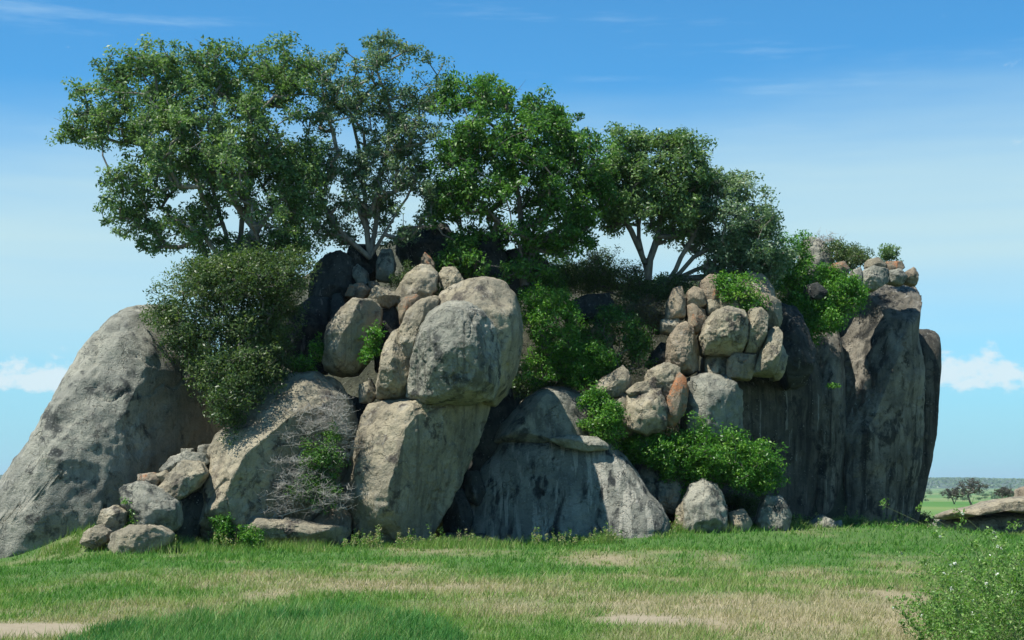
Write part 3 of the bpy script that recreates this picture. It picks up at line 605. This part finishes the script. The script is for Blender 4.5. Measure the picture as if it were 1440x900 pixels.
plant('fig_tree', 'tall airy greyish tree, second from left, with several bare forking trunks', 'tree', (520, 362),
      [[(515, 320, 0), (500, 280, 0), (480, 240, .3), (462, 200, .2)], [(528, 320, .3), (532, 270, .3), (545, 210, .3), (548, 150, 0), (530, 100, 0)], [(540, 330, -.2), (560, 295, -.3), (590, 240, -.2)], [(500, 345, -.2), (472, 318, -.5), (455, 290, -.2)], [(512, 300, .4), (510, 240, .4), (498, 180, .6), (480, 110, .4)]],
      [(545, 75, 50, 22, 0, 1.4), (585, 90, 32, 26, .3, 1.4), (475, 95, 40, 30, 0, 1.6), (505, 130, 55, 42, 0, 2.2), (575, 140, 45, 40, 0, 2), (470, 165, 42, 48, 0, 2), (530, 190, 52, 40, -.4, 2), (610, 135, 25, 25, 0, 1.2), (590, 200, 40, 36, 0, 1.8), (485, 235, 42, 36, 0, 2), (550, 245, 45, 35, 0, 2), (450, 300, 38, 32, 0, 1.6), (520, 290, 50, 32, .3, 2), (580, 290, 42, 35, .3, 1.8), (450, 240, 22, 40, 0, 1.4), (600, 270, 34, 34, 0, 1.6), (555, 330, 50, 22, .3, 1.4), (480, 328, 42, 20, .3, 1.3)],
      67.5, 680, .40, 90, .15, 'leaf_grey', 'bark', r_max=.2, gate=-.08, extra_twigs=350)
plant('fig_tree', 'dense bright green tree at the middle of the crest with the densest crown', 'tree', (738, 400),
      [[(738, 350, 0), (732, 300, 0), (725, 240, 0), (700, 180, 0)], [(745, 340, .4), (765, 280, .3), (790, 230, 0)], [(730, 340, -.3), (690, 300, -.5), (650, 260, -.4)], [(750, 350, 0), (790, 320, 0), (820, 290, 0)]],
      [(650, 135, 42, 28, 0, 1.8), (700, 145, 40, 28, 0, 2), (750, 160, 35, 28, 0, 2), (785, 175, 32, 28, 0, 1.8), (670, 190, 65, 42, -.5, 2.6), (745, 215, 60, 48, -.6, 2.8), (805, 215, 38, 36, 0, 2), (640, 240, 45, 38, 0, 2.2), (700, 270, 65, 42, -.5, 2.8), (780, 270, 55, 42, -.4, 2.4), (640, 300, 38, 32, 0, 1.8), (720, 330, 65, 32, 0, 2.2), (815, 305, 32, 28, 0, 1.6), (660, 340, 38, 25, .3, 1.4), (780, 345, 35, 20, .5, 1.4), (840, 250, 28, 42, 0, 1.5), (700, 372, 60, 22, 0, 1.4), (795, 340, 36, 30, 0, 1.3), (650, 368, 40, 18, 0, 1.2), (740, 385, 40, 16, 0, 1.2)],
      67.5, 1050, .42, 100, .165, 'leaf_deep', 'bark_dark', r_max=.26, gate=-.15, extra_twigs=150)
plant('fig_tree', 'tree with a dark Y shaped trunk showing against the sky right of centre', 'tree', (912, 392),
      [[(908, 372, 0), (900, 352, 0), (888, 325, 0), (872, 290, 0)], [(914, 365, 0), (922, 342, .2), (930, 310, .2), (920, 260, .2)], [(902, 350, .2), (894, 300, .3), (900, 240, .3), (895, 205, 0)]],
      [(880, 200, 38, 16, 0, 1.4), (930, 205, 42, 16, 0, 1.5), (965, 215, 30, 26, 0, 1.4), (875, 235, 38, 28, -.3, 1.9), (925, 245, 50, 32, -.4, 2.2), (975, 255, 36, 26, 0, 1.6), (880, 285, 36, 30, 0, 1.8), (930, 295, 42, 28, -.3, 1.9), (850, 250, 22, 32, 0, 1.4), (865, 310, 26, 14, 0, 1), (960, 300, 30, 26, 0, 1.4), (945, 325, 28, 14, 0, 1)],
      69.5, 560, .42, 100, .16, 'leaf_fig', 'bark_dark', r_max=.24, gate=-.15, extra_twigs=120)
plant('fig_tree', 'low spreading tree with bare slanting limbs, rightmost of the crest trees', 'tree', (935, 402),
      [[(955, 385, 0), (975, 362, 0), (1005, 345, 0), (1040, 320, 0)], [(960, 388, .3), (990, 375, .4), (1025, 362, .3), (1060, 340, .2)], [(950, 380, -.2), (965, 350, -.3), (985, 310, -.2)], [(945, 392, .2), (985, 390, .4), (1030, 380, .3)]],
      [(1005, 262, 36, 26, 0, 1.6), (1045, 272, 34, 22, 0, 1.4), (1068, 278, 24, 16, 0, 1), (1000, 300, 42, 32, 0, 2), (1045, 310, 42, 32, -.3, 2), (1075, 330, 24, 26, 0, 1.3), (1050, 352, 48, 24, -.4, 1.8), (1085, 365, 28, 20, 0, 1.2), (1025, 340, 40, 22, -.2, 1.6), (990, 335, 26, 22, .4, 1.3), (1060, 385, 42, 18, 0, 1.3), (1020, 372, 34, 16, -.3, 1.1)],
      70.5, 540, .42, 100, .15, 'leaf_grey', 'bark', r_max=.17, gate=-.55, extra_twigs=120)

SH = dict(crown='foliage', wood='stems', r_max=.05, r_tip=.007, step=.3, gate=-.75, ks_=(1.4, 1.35, .50))
def bush(label, blobs, Y, n, leaf, rc=.26, per=95, L=.10, name='bush', cat='bush', **k):
    b = max(blobs, key=lambda q: q[1]+q[3]); kw = dict(SH); kw.update(k)
    return plant(name, label, cat, (b[0], b[1]+b[3]*.75), [[(q[0], q[1]+q[3]*.3, q[4]+.2)] for q in blobs], blobs, Y, n, rc, per, L, leaf, **kw)
bush('big dark olive bush hanging down the cleft below the far left tree', [(235, 440, 36, 24, 0, 1.2), (290, 405, 55, 36, -.2, 1.6), (350, 400, 55, 48, 0, 1.8), (405, 385, 36, 42, 0, 1.4), (290, 460, 55, 42, -.4, 1.6), (350, 470, 52, 48, 0, 1.6), (305, 520, 46, 46, -1.2, 1.2), (325, 572, 28, 38, -2.2, .9), (340, 520, 46, 40, -1.2, 1), (385, 440, 42, 52, .5, 1.2), (372, 500, 34, 36, .3, .9), (345, 380, 70, 24, .5, 1.3), (300, 385, 50, 20, .5, 1.2), (375, 530, 30, 40, .6, 1), (255, 480, 30, 24, -.3, .9)],
     61.6, 1150, 'leaf_olive', rc=.32, per=90, L=.12, gate=-.8, extra_twigs=200)
bush('fresh green sprigs at the foot of the shaded slab left of the leaning block', [(425, 510, 26, 14, 0, .5), (445, 490, 16, 16, 0, .4)], 62.8, 44, 'leaf_bright', rc=.2, per=45, L=.13)
bush('bright green sapling growing from the crack right of the leaning tan block', [(527, 470, 13, 14, 0, .4), (522, 494, 13, 16, 0, .4)], 62, 34, 'leaf_bright', rc=.18, per=45, L=.14)
bush('small pale green shrub among the crest stones above the cap boulder', [(572, 388, 18, 16, 0, .6), (560, 396, 14, 10, 0, .5), (610, 408, 18, 12, -.8, .4)], 66.2, 68, 'leaf_olive', rc=.2, per=80, L=.09)
bush('bright green creeper heap immediately right of the cap boulder', [(752, 430, 32, 28, 0, 1), (775, 465, 38, 38, 0, 1.2), (765, 512, 32, 30, .3, .9), (790, 430, 22, 22, .4, .8), (800, 500, 24, 30, .5, .8)], 66.5, 289, 'leaf_bright', rc=.28, per=90, L=.12)
bush('domed grey olive bush on the skyline between the crest trees', [(840, 378, 36, 26, 0, 1.3), (875, 390, 36, 22, .2, 1.2), (825, 395, 30, 20, 0, 1), (895, 408, 22, 18, 0, .9)], 70.5, 323, 'leaf_olive', rc=.3, per=95, L=.09, extra_twigs=120)
bush('dark green undergrowth beneath the third and fourth trees', [(790, 385, 36, 26, 0, 1), (700, 370, 50, 20, .5, 1), (610, 345, 45, 22, .5, 1), (940, 402, 40, 16, .6, 1)], 71, 374, 'leaf_fig', rc=.3, per=80, L=.12)
bush('bright light green bush in the gully left of the pale pyramid rock', [(830, 505, 32, 28, 0, 1), (820, 530, 24, 16, -.2, .7)], 67, 144, 'leaf_bright', rc=.27, per=95, L=.12)
bush('dark leafy bush low in the gully above the streaked slab', [(745, 545, 28, 18, 0, .8), (790, 530, 30, 18, .3, .8), (720, 530, 18, 30, .5, .7)], 68.0, 90, 'leaf_fig', rc=.28, per=90, L=.12)
bush('olive undergrowth between the domed bush and the jointed stack', [(915, 415, 34, 16, 0, .9), (950, 400, 26, 14, 0, .8), (885, 430, 26, 16, -.3, .8)], 70.3, 120, 'leaf_olive', rc=.28, per=85, L=.10)
bush('mid green bush filling the upper gully beside the jointed stack', [(870, 465, 38, 30, 0, 1.1), (893, 498, 28, 34, 0, .9), (855, 442, 20, 14, .3, .7), (815, 475, 26, 24, .6, .8), (775, 400, 24, 20, 1, .8), (870, 520, 24, 16, .3, .6)], 68.2, 221, 'leaf_deep', rc=.27, per=90, L=.12)
bush('dry brownish bush leaning on the left of the jointed stack', [(905, 440, 30, 20, 0, .9), (925, 455, 16, 20, 0, .6)], 69, 127, 'leaf_dry', rc=.25, per=80, L=.08, extra_twigs=120)
bush('bright green shrub left of the square block in the middle pile', [(852, 590, 26, 32, 0, .9), (838, 562, 16, 16, .2, .5)], 65, 136, 'leaf_bright', rc=.25, per=95, L=.12)
bush('big rounded bright green bush in front of the cliff wall', [(905, 630, 34, 24, 0, 1.2), (950, 640, 44, 32, -.2, 1.5), (1000, 635, 46, 36, -.3, 1.6), (1045, 650, 40, 34, -.2, 1.5), (1070, 670, 26, 26, 0, 1.2), (985, 665, 50, 22, 0, 1.3)], 66.4, 700, 'leaf_bright', rc=.30, per=105, L=.125)
bush('leafy light green shrub sprouting on top of the jointed stack', [(1040, 410, 28, 22, 0, .7), (1060, 425, 18, 12, 0, .5), (1015, 395, 16, 10, .3, .5)], 67.6, 102, 'leaf_bright', rc=.24, per=60, L=.12)
bush('bright green greenery spilling over the crest left of the great pillar', [(1110, 378, 34, 38, 0, 1.1), (1135, 432, 44, 36, -.6, 1), (1178, 415, 40, 26, -.2, .9), (1122, 468, 26, 22, -1, .6), (1155, 455, 26, 14, -1, .6), (1195, 402, 16, 12, 0, .5), (1165, 385, 18, 12, .4, .8)], 72.5, 561, 'leaf_bright', rc=.28, per=90, L=.13)
bush('round olive green bush on the skyline above the brown and orange boulder', [(1195, 362, 28, 16, 0, .9), (1175, 352, 18, 12, .2, .7)], 76, 127, 'leaf_olive', rc=.26, per=85, L=.10)
bush('tiny lone shrub on the skyline above the pillar top stones', [(1250, 356, 15, 11, 0, .5)], 77, 37, 'leaf_fig', rc=.2, per=80, L=.10)
bush('tuft of leaves growing on the sheer cliff face', [(1172, 543, 7, 6, 0, .2)], 69.8, 10, 'leaf_bright', rc=.12, per=35, L=.11)
bush('little yellowish shrub below the left end of the big bright bush', [(963, 694, 7, 10, 0, .3)], 66, 13, 'leaf_bright', rc=.14, per=50, L=.10)
bush('small bright shrub in the grass at the left end of the long flat rock', [(315, 742, 14, 19, 0, .5)], 58.6, 57, 'leaf_bright', rc=.17, per=70, L=.10)
bush('small light green shrub in front of the long flat rock', [(352, 756, 16, 16, 0, .4)], 57.8, 51, 'leaf_bright', rc=.16, per=60, L=.085)
bush('small green shrub between the grass rocks and the mottled boulder', [(178, 722, 14, 18, 0, .5), (190, 738, 12, 10, 0, .4)], 57.2, 57, 'leaf_bright', rc=.17, per=60, L=.09)
bush('green climbing shrub tangled inside the dead bush', [(452, 650, 30, 34, 0, .5), (440, 690, 38, 22, -.1, .5), (468, 615, 14, 18, .2, .4)], 59.6, 204, 'leaf_deep', rc=.2, per=60, L=.09)
bush('dry olive bush at the cliff foot between two grey stones', [(1050, 712, 24, 16, 0, .8), (1030, 705, 16, 12, 0, .5)], 68.2, 119, 'leaf_olive', rc=.22, per=70, L=.08, extra_twigs=60)
bush('low reddish olive shrub just behind the foot of the great pillar', [(1292, 732, 16, 12, 0, .9)], 86, 85, 'leaf_dry', rc=.3, per=70, L=.12)
bush('dry weedy bush in the grass below the great pillar', [(1118, 736, 22, 13, -1.4, .5), (1200, 740, 24, 11, 0, .6), (1238, 742, 22, 10, .6, .6), (1082, 742, 12, 8, -2, .4)], 69.8, 119, 'leaf_olive', rc=.22, per=60, L=.09, extra_twigs=40)
# bare shrubs
bush('tangled dead grey shrub in front of the tan boulder with the hollow face', [(430, 600, 48, 34, .6, .5), (400, 680, 50, 36, 0, .6), (455, 700, 45, 25, 0, .6), (470, 620, 30, 50, .5, .5), (480, 575, 20, 22, .8, .4), (385, 720, 40, 10, 0, .4)], 59.4, 330, 'leaf_dry', per=0, rc=.45, bark='twig', name='dead_shrub', cat='dead shrub', jit=.28, extra_twigs=2200, r_max=.03, r_tip=.005, gate=-1, tr=.6)
bush('bare twiggy shrub on the skyline left of the olive green bush', [(1165, 338, 18, 11, 0, .6), (1148, 345, 12, 8, 0, .4)], 76.5, 30, 'leaf_dry', per=0, rc=.35, bark='twig', name='dead_shrub', cat='dead shrub', jit=.25, extra_twigs=90, r_max=.03, gate=-1)

# flowering plants, right foreground
def forb_patch(label, gx0, gx1, Y0, Y1, n, h0, h1, group):
    x0, x1 = (gx0-CX)/F, (gx1-CX)/F
    ctr = np.array([(x0+x1)/2*(Y0+Y1)/2, (Y0+Y1)/2, 0.]); root = empty('flowering_shrub', ctr); tag(root, label, 'shrub', group)
    E = []; lc = []; fl = []
    for i in range(n):
        y = rng.uniform(Y0, Y1); t = rng.beta(1.3, 1.0); x = (x0+(x1-x0)*t)*y; b = np.array([x, y, float(ground_h([x], [y])[0])])
        h = (h0+(h1-h0)*t)*rng.uniform(.45, 1.12); lean = rng.normal(0, .24, 3); lean[2] = 0; p = b; m = 6
        for k in range(1, m+1):
            q = b+np.array([lean[0]-.10, lean[1], 1.0])*h*k/m+np.r_[lean[:2]*h*(k/m)**2, 0]+rng.normal(0, .012, 3)
            E.append((p, q, .006*(1-k/9), .006*(1-(k+1)/9)))
            if k > 1:
                for s in range(2):
                    d = rng.normal(0, 1, 3); d[2] = abs(d[2])*.6+.5; d /= np.linalg.norm(d); l = h*.20*(1.2-k/m)+.04
                    E.append((q, q+d*l, .0035, .002)); lc.append(q+d*l*.5); lc.append(q+d*l)
            lc.append(q); p = q
        if rng.random() < .22: fl.append(p+np.array([0, 0, .02]))
    V, Q = tubes(E, 3); mesh_np('stems', V-ctr, Q, 4, M['stem'], root)
    lc = np.array(lc); V, Q, t = leaves(lc, .06, 4, .050, .42); mesh_np('foliage', V-ctr, Q, 4, M['leaf_light'], root, attr=t)
    if fl:
        fl = np.array(fl); V, Q, t = leaves(fl, .016, 6, .040, .8); o = mesh_np('blossoms', V-ctr, Q, 4, M['petal'], root, attr=t); o['kind'] = 'stuff'
forb_patch('white flowered leafy shrub filling the bottom right corner, nearest and tallest', 1350, 1560, 19.5, 22.5, 190, .9, 1.9, 'flowering shrubs at the right corner')
forb_patch('sparser white flowered shrub at the left fringe of the bottom right corner', 1290, 1420, 21.5, 26, 110, .45, 1.5, 'flowering shrubs at the right corner')
forb_patch('flowering shrub standing farther back at the right edge of the field', 1400, 1560, 27, 33, 70, .7, 1.1, 'flowering shrubs at the right corner')

# ------------------------------------------------------------------ grass
def blades(x, y, h, w, tone, bend=.35, simple=False):
    n = len(x); z = ground_h(x, y)-.01; b = np.stack([x, y, z], 1); a = rng.random(n)*2*math.pi
    ww = np.stack([np.cos(a), np.sin(a), 0*a], 1)*w[:, None]*.5
    wind = np.stack([.14+rng.normal(0, bend, n), rng.normal(0, bend, n), 0*a], 1)*h[:, None]
    up = np.stack([0*h, 0*h, h], 1)
    V = np.stack([b-ww, b+ww, b+up*.55+wind*.25+ww*.8, b+up*.55+wind*.25-ww*.8, b+up*.98+wind*.8], 1).reshape(-1, 3)
    i = np.arange(n)[:, None]*5
    if simple: return V.reshape(n, 5, 3)[:, [0, 1, 4]].reshape(-1, 3), np.arange(n*3).reshape(-1, 3), np.repeat(tone, 3)
    tri = np.concatenate([i+np.array([[0, 1, 2]]), i+np.array([[0, 2, 3]]), i+np.array([[3, 2, 4]])], 1).reshape(-1, 3)
    return V, tri, np.repeat(tone, 5)
def scatter(n, Y0, Y1, u0, u1):
    # even cover as the ground recedes: density falls with distance squared
    y = 1/(1/Y0+(1/Y1-1/Y0)*rng.random(n)); u = u0+(u1-u0)*rng.random(n); return u*y, y
x, y = scatter(265000, 21, 98, -.36, .36)
dry, bare, gx, gy = zones(x, y)
patch = fbm(np.stack([x*.8, y*.8, x*0+5], 1), 3)
keep = (rng.random(len(x)) > bare*1.35) & (rng.random(len(x)) > .25*(patch < -.25))
x, y, dry, patch, gx, gy = (q[keep] for q in (x, y, dry, patch, gx, gy))
near = np.clip((y-50)/14, 0, 1)
h = (.055+.05*np.clip(patch+.5, 0, 1.2)+.05*near*(1-dry)+.03*(1-dry))*(rng.random(len(x))**2*1.3+.5)
tone = np.clip(.04+dry*1.0+rng.normal(0, .17, len(x))-.12*patch, 0, 1)
V, T3, t = blades(x, y, h, .00062*y*(.7+.6*rng.random(len(x))), tone, .6, True)
tag(mesh_np('grass', V, T3, 3, M['grass'], attr=t), 'short green and straw coloured grass covering the open ground', 'grass', kind='stuff')
# tall dark green sward, bottom left
x, y = scatter(46000, 21, 33, -.30, -.02)
_, _, gx, gy = zones(x, y); edge = np.interp(gx, [60, 100, 200, 350, 500, 590, 640, 680], [925, 900, 878, 858, 852, 866, 888, 925])+13*fbm(np.stack([gx*.022, y*.6, x*0], 1), 3)
k = (gy-edge)/16 > rng.random(len(x))**1.5-.05; x, y, gy, edge = x[k], y[k], gy[k], edge[k]
h = (.09+.17*np.clip((gy-edge)/18, .1, 1))*(rng.random(len(x))*.9+.4)
V, T3, t = blades(x, y, h, .00050*y*np.ones(len(x)), np.clip(.58+.5*fbm(np.stack([x*1.2, y*1.2, x*0], 1), 3)+rng.normal(0, .22, len(x)), 0, 1), .4)
tag(mesh_np('tall_grass', V, T3, 3, M['grass_tall'], attr=t), 'lush darker tall grass patch at the bottom left of the field', 'grass', kind='stuff')
# rank grass and weeds along the foot of the rocks
n = 52000; u = rng.uniform(-.34, .36, n); px = CX+u*F
foot = np.interp(px, [-100, 0, 60, 110, 160, 280, 500, 700, 800, 930, 1000, 1150, 1300, 1500], [47, 51, 55.5, 58, 57.3, 58.5, 59.3, 60.5, 62, 64.5, 66.5, 69.5, 80, 88])
y = foot+rng.normal(0, 1.3, n)-.6; x = u*y; cl = fbm(np.stack([x*.9, y*.9, x*0+2], 1), 3)
k = cl > -.18; x, y, cl, px = x[k], y[k], cl[k], px[k]
h = (.16+.24*np.clip(cl+.2, 0, 1))*(rng.random(len(x))*.8+.5)
V, T3, t = blades(x, y, h, .00045*y, np.clip(.22+.25*cl+rng.normal(0, .16, len(x)), 0, 1), .45, True)
tag(mesh_np('rank_grass', V, T3, 3, M['grass'], attr=t), 'longer fresh green grass growing along the foot of the rocks', 'grass', kind='stuff')
# uneven tufts, green and straw coloured
nt_ = 900; y0 = 1/(1/22+(1/80-1/22)*rng.random(nt_)); x0 = (-.33+.66*rng.random(nt_))*y0; dr, br, _, _ = zones(x0, y0)
kt = (br < .45) & (y0 < 58+.6*np.clip(x0+12, 0, 25)); x0, y0, dr = x0[kt], y0[kt], dr[kt]; m_ = 26
x = np.repeat(x0, m_)+rng.normal(0, .09, len(x0)*m_); y = np.repeat(y0, m_)+rng.normal(0, .09, len(x0)*m_)
h = np.repeat(rng.uniform(.10, .30, len(x0)), m_)*(.5+.6*rng.random(len(x)))
V, T3, t = blades(x, y, h, .00042*y, np.clip(np.repeat(dr*.9+rng.normal(0, .18, len(x0)), m_)+rng.normal(0, .12, len(x)), 0, 1), .5, True)
tag(mesh_np('grass_tufts', V, T3, 3, M['grass'], attr=t), 'scattered taller tufts standing out of the short grass', 'grass', kind='stuff')
# yellow-green weeds
n = 420; px = rng.choice(np.r_[rng.uniform(480, 960, 500), rng.uniform(1000, 1290, 220), rng.uniform(230, 330, 60)], n)
yy = np.interp(px, [230, 500, 700, 800, 930, 1000, 1150, 1300], [57.5, 58.6, 59.6, 61, 63.6, 65.8, 68.8, 78])+rng.normal(0, .75, n)
kw_ = vnoise(np.stack([px*.022, yy*.3, px*0], 1)) > -.12; px, yy = px[kw_], yy[kw_]
E = []; lc = []
for p, y_ in zip(px, yy):
    x_ = (p-CX)/F*y_; b = np.array([x_, y_, float(ground_h([x_], [y_])[0])]); h = rng.uniform(.12, .35)+.45*rng.random()**3
    tp = b+np.array([rng.normal(0, .08), rng.normal(0, .08), h]); E.append((b, tp, .009, .005))
    for f in (.45, .65, .85, 1): lc.append(b+(tp-b)*f)
V, Q = tubes(E, 3); wr = empty('weeds', (0, 60, 0)); tag(wr, 'yellowish green weeds standing up along the foot of the boulders', 'weeds', kind='stuff')
o = mesh_np('stems', V-np.array([0, 60, 0]), Q, 4, M['stem'], wr); o['kind'] = 'stuff'
V, Q, t = leaves(np.array(lc), .085, 9, .07, .5); o = mesh_np('foliage', V-np.array([0, 60, 0]), Q, 4, M['grass'], wr, attr=t); o['kind'] = 'stuff'

# ------------------------------------------------------------------ plain beyond
def small_tree(name, label, x, y, h, w, leaf, ncl, per, L, group, bare=False):
    b = np.array([x, y, float(ground_h([x], [y])[0])]); root = empty(name, b); tag(root, label, 'tree', group)
    d = rng.normal(size=(ncl, 3)); d /= np.linalg.norm(d, axis=1)[:, None]
    T = b+np.array([0, 0, h*.68])+d*(rng.random(ncl)**.4)[:, None]*np.array([w/2, w/2, h*.28])
    E = skeleton([[b, b+np.array([.1*h, 0, h*.3])], [b, b+np.array([-.12*h, 0, h*.32])]], T, step=h*.12, r_tip=h*.006, r_max=h*.04, jit=.2)
    if bare:
        for p in T:
            for _ in range(6): E.append((p, p+rng.normal(0, .35, 3), .025, .012))
    V, Q = tubes(E, 4); mesh_np('trunk', V-b, Q, 4, M['bark_dark'], root)
    V, Q, t = leaves(T, h*.11, per, L, .6); mesh_np('crown', V-b, Q, 4, M[leaf], root, attr=t)
    return root
for i, (px_, Yd, h_, w_, lab) in enumerate([(1366, 330, 5.4, 6.2, 'sparse dark brown tree on the plain, the taller one in the middle of three'),
                                           (1342, 350, 3.6, 5.6, 'low sparse brown tree on the plain, left of the taller one'),
                                           (1413, 345, 3.6, 4.4, 'small sparse brown tree on the plain near the right edge')]):
    small_tree('savanna_tree', lab, (px_-CX)/F*Yd, Yd, h_, w_, 'leaf_purple', 70, 16, .28, 'sparse brown trees on the near plain', True)
# far umbrella trees: copies share meshes
protos = []
for k in range(4):
    hh_ = (5.5, 7, 6, 4.5)[k]
    protos.append(small_tree('acacia_tree', 'distant dark green tree scattered on the far plain', 0, 1800, hh_, hh_*1.5, 'leaf_fig', 26, 22, .9, 'trees scattered on the far plain'))
placed = 0
for i in range(230):
    Yd = float(np.exp(rng.uniform(math.log(1750), math.log(6200)))); side = rng.random()
    u = rng.uniform(.235, .335) if side < .9 else rng.uniform(-.32, -.292)
    x_ = u*Yd
    if fbm(np.array([[x_*.004, Yd*.0016, 3.]]), 2)[0] < -.25: continue
    src = protos[i % 4]
    if placed < 4: r_ = protos[placed]
    else:
        r_ = src.copy(); S.collection.objects.link(r_)
        for ch_ in src.children:
            c_ = ch_.copy(); S.collection.objects.link(c_); c_.parent = r_
    placed += 1
    r_.location = (x_, Yd, float(ground_h([x_], [Yd])[0])); r_.rotation_euler = (0, 0, rng.uniform(0, 6.28)); s_ = rng.uniform(.7, 1.3); r_.scale = (s_*1.2, s_*1.2, s_)
# woodland covering the far hills, as one mass
n = 9000; hx_ = rng.uniform(-3200, 3200, n); rr_ = rng.uniform(.02, .8, n)
fi = (hx_+9000)/18000*(len(hx)-1); ri = rr_*23; zz = hv[(np.round(ri).astype(int)*len(hx)+np.round(fi).astype(int)), 2]
C = np.stack([hx_, 6900+rr_*2600, zz+2], 1)
V, Q, t = leaves(C, 9, 4, 12, .7, upb=.8, flat=.35)
tag(mesh_np('distant_woodland', V, Q, 4, M['leaf_fig'], attr=t), 'dark woodland covering the low hills on the horizon', 'woodland', kind='stuff')

# air over the plain
b = bmesh.new(); bmesh.ops.create_cube(b, size=1)
me = bpy.data.meshes.new('haze'); b.to_mesh(me); b.free()
ho = bpy.data.objects.new('haze', me); S.collection.objects.link(ho)
ho.scale = (27500, 15000, 120); ho.location = (0, 6800, 38)
hm, nd, lk, out = new_mat('haze_air'); pv = nd.new('ShaderNodeVolumePrincipled'); pv.inputs['Color'].default_value = (.72, .86, 1, 1)
pv.inputs['Density'].default_value = .00005; pv.inputs['Anisotropy'].default_value = .2; lk.new(pv.outputs[0], out.inputs['Volume'])
me.materials.append(hm); tag(ho, 'thin blue haze over the far plain', 'haze', kind='stuff')
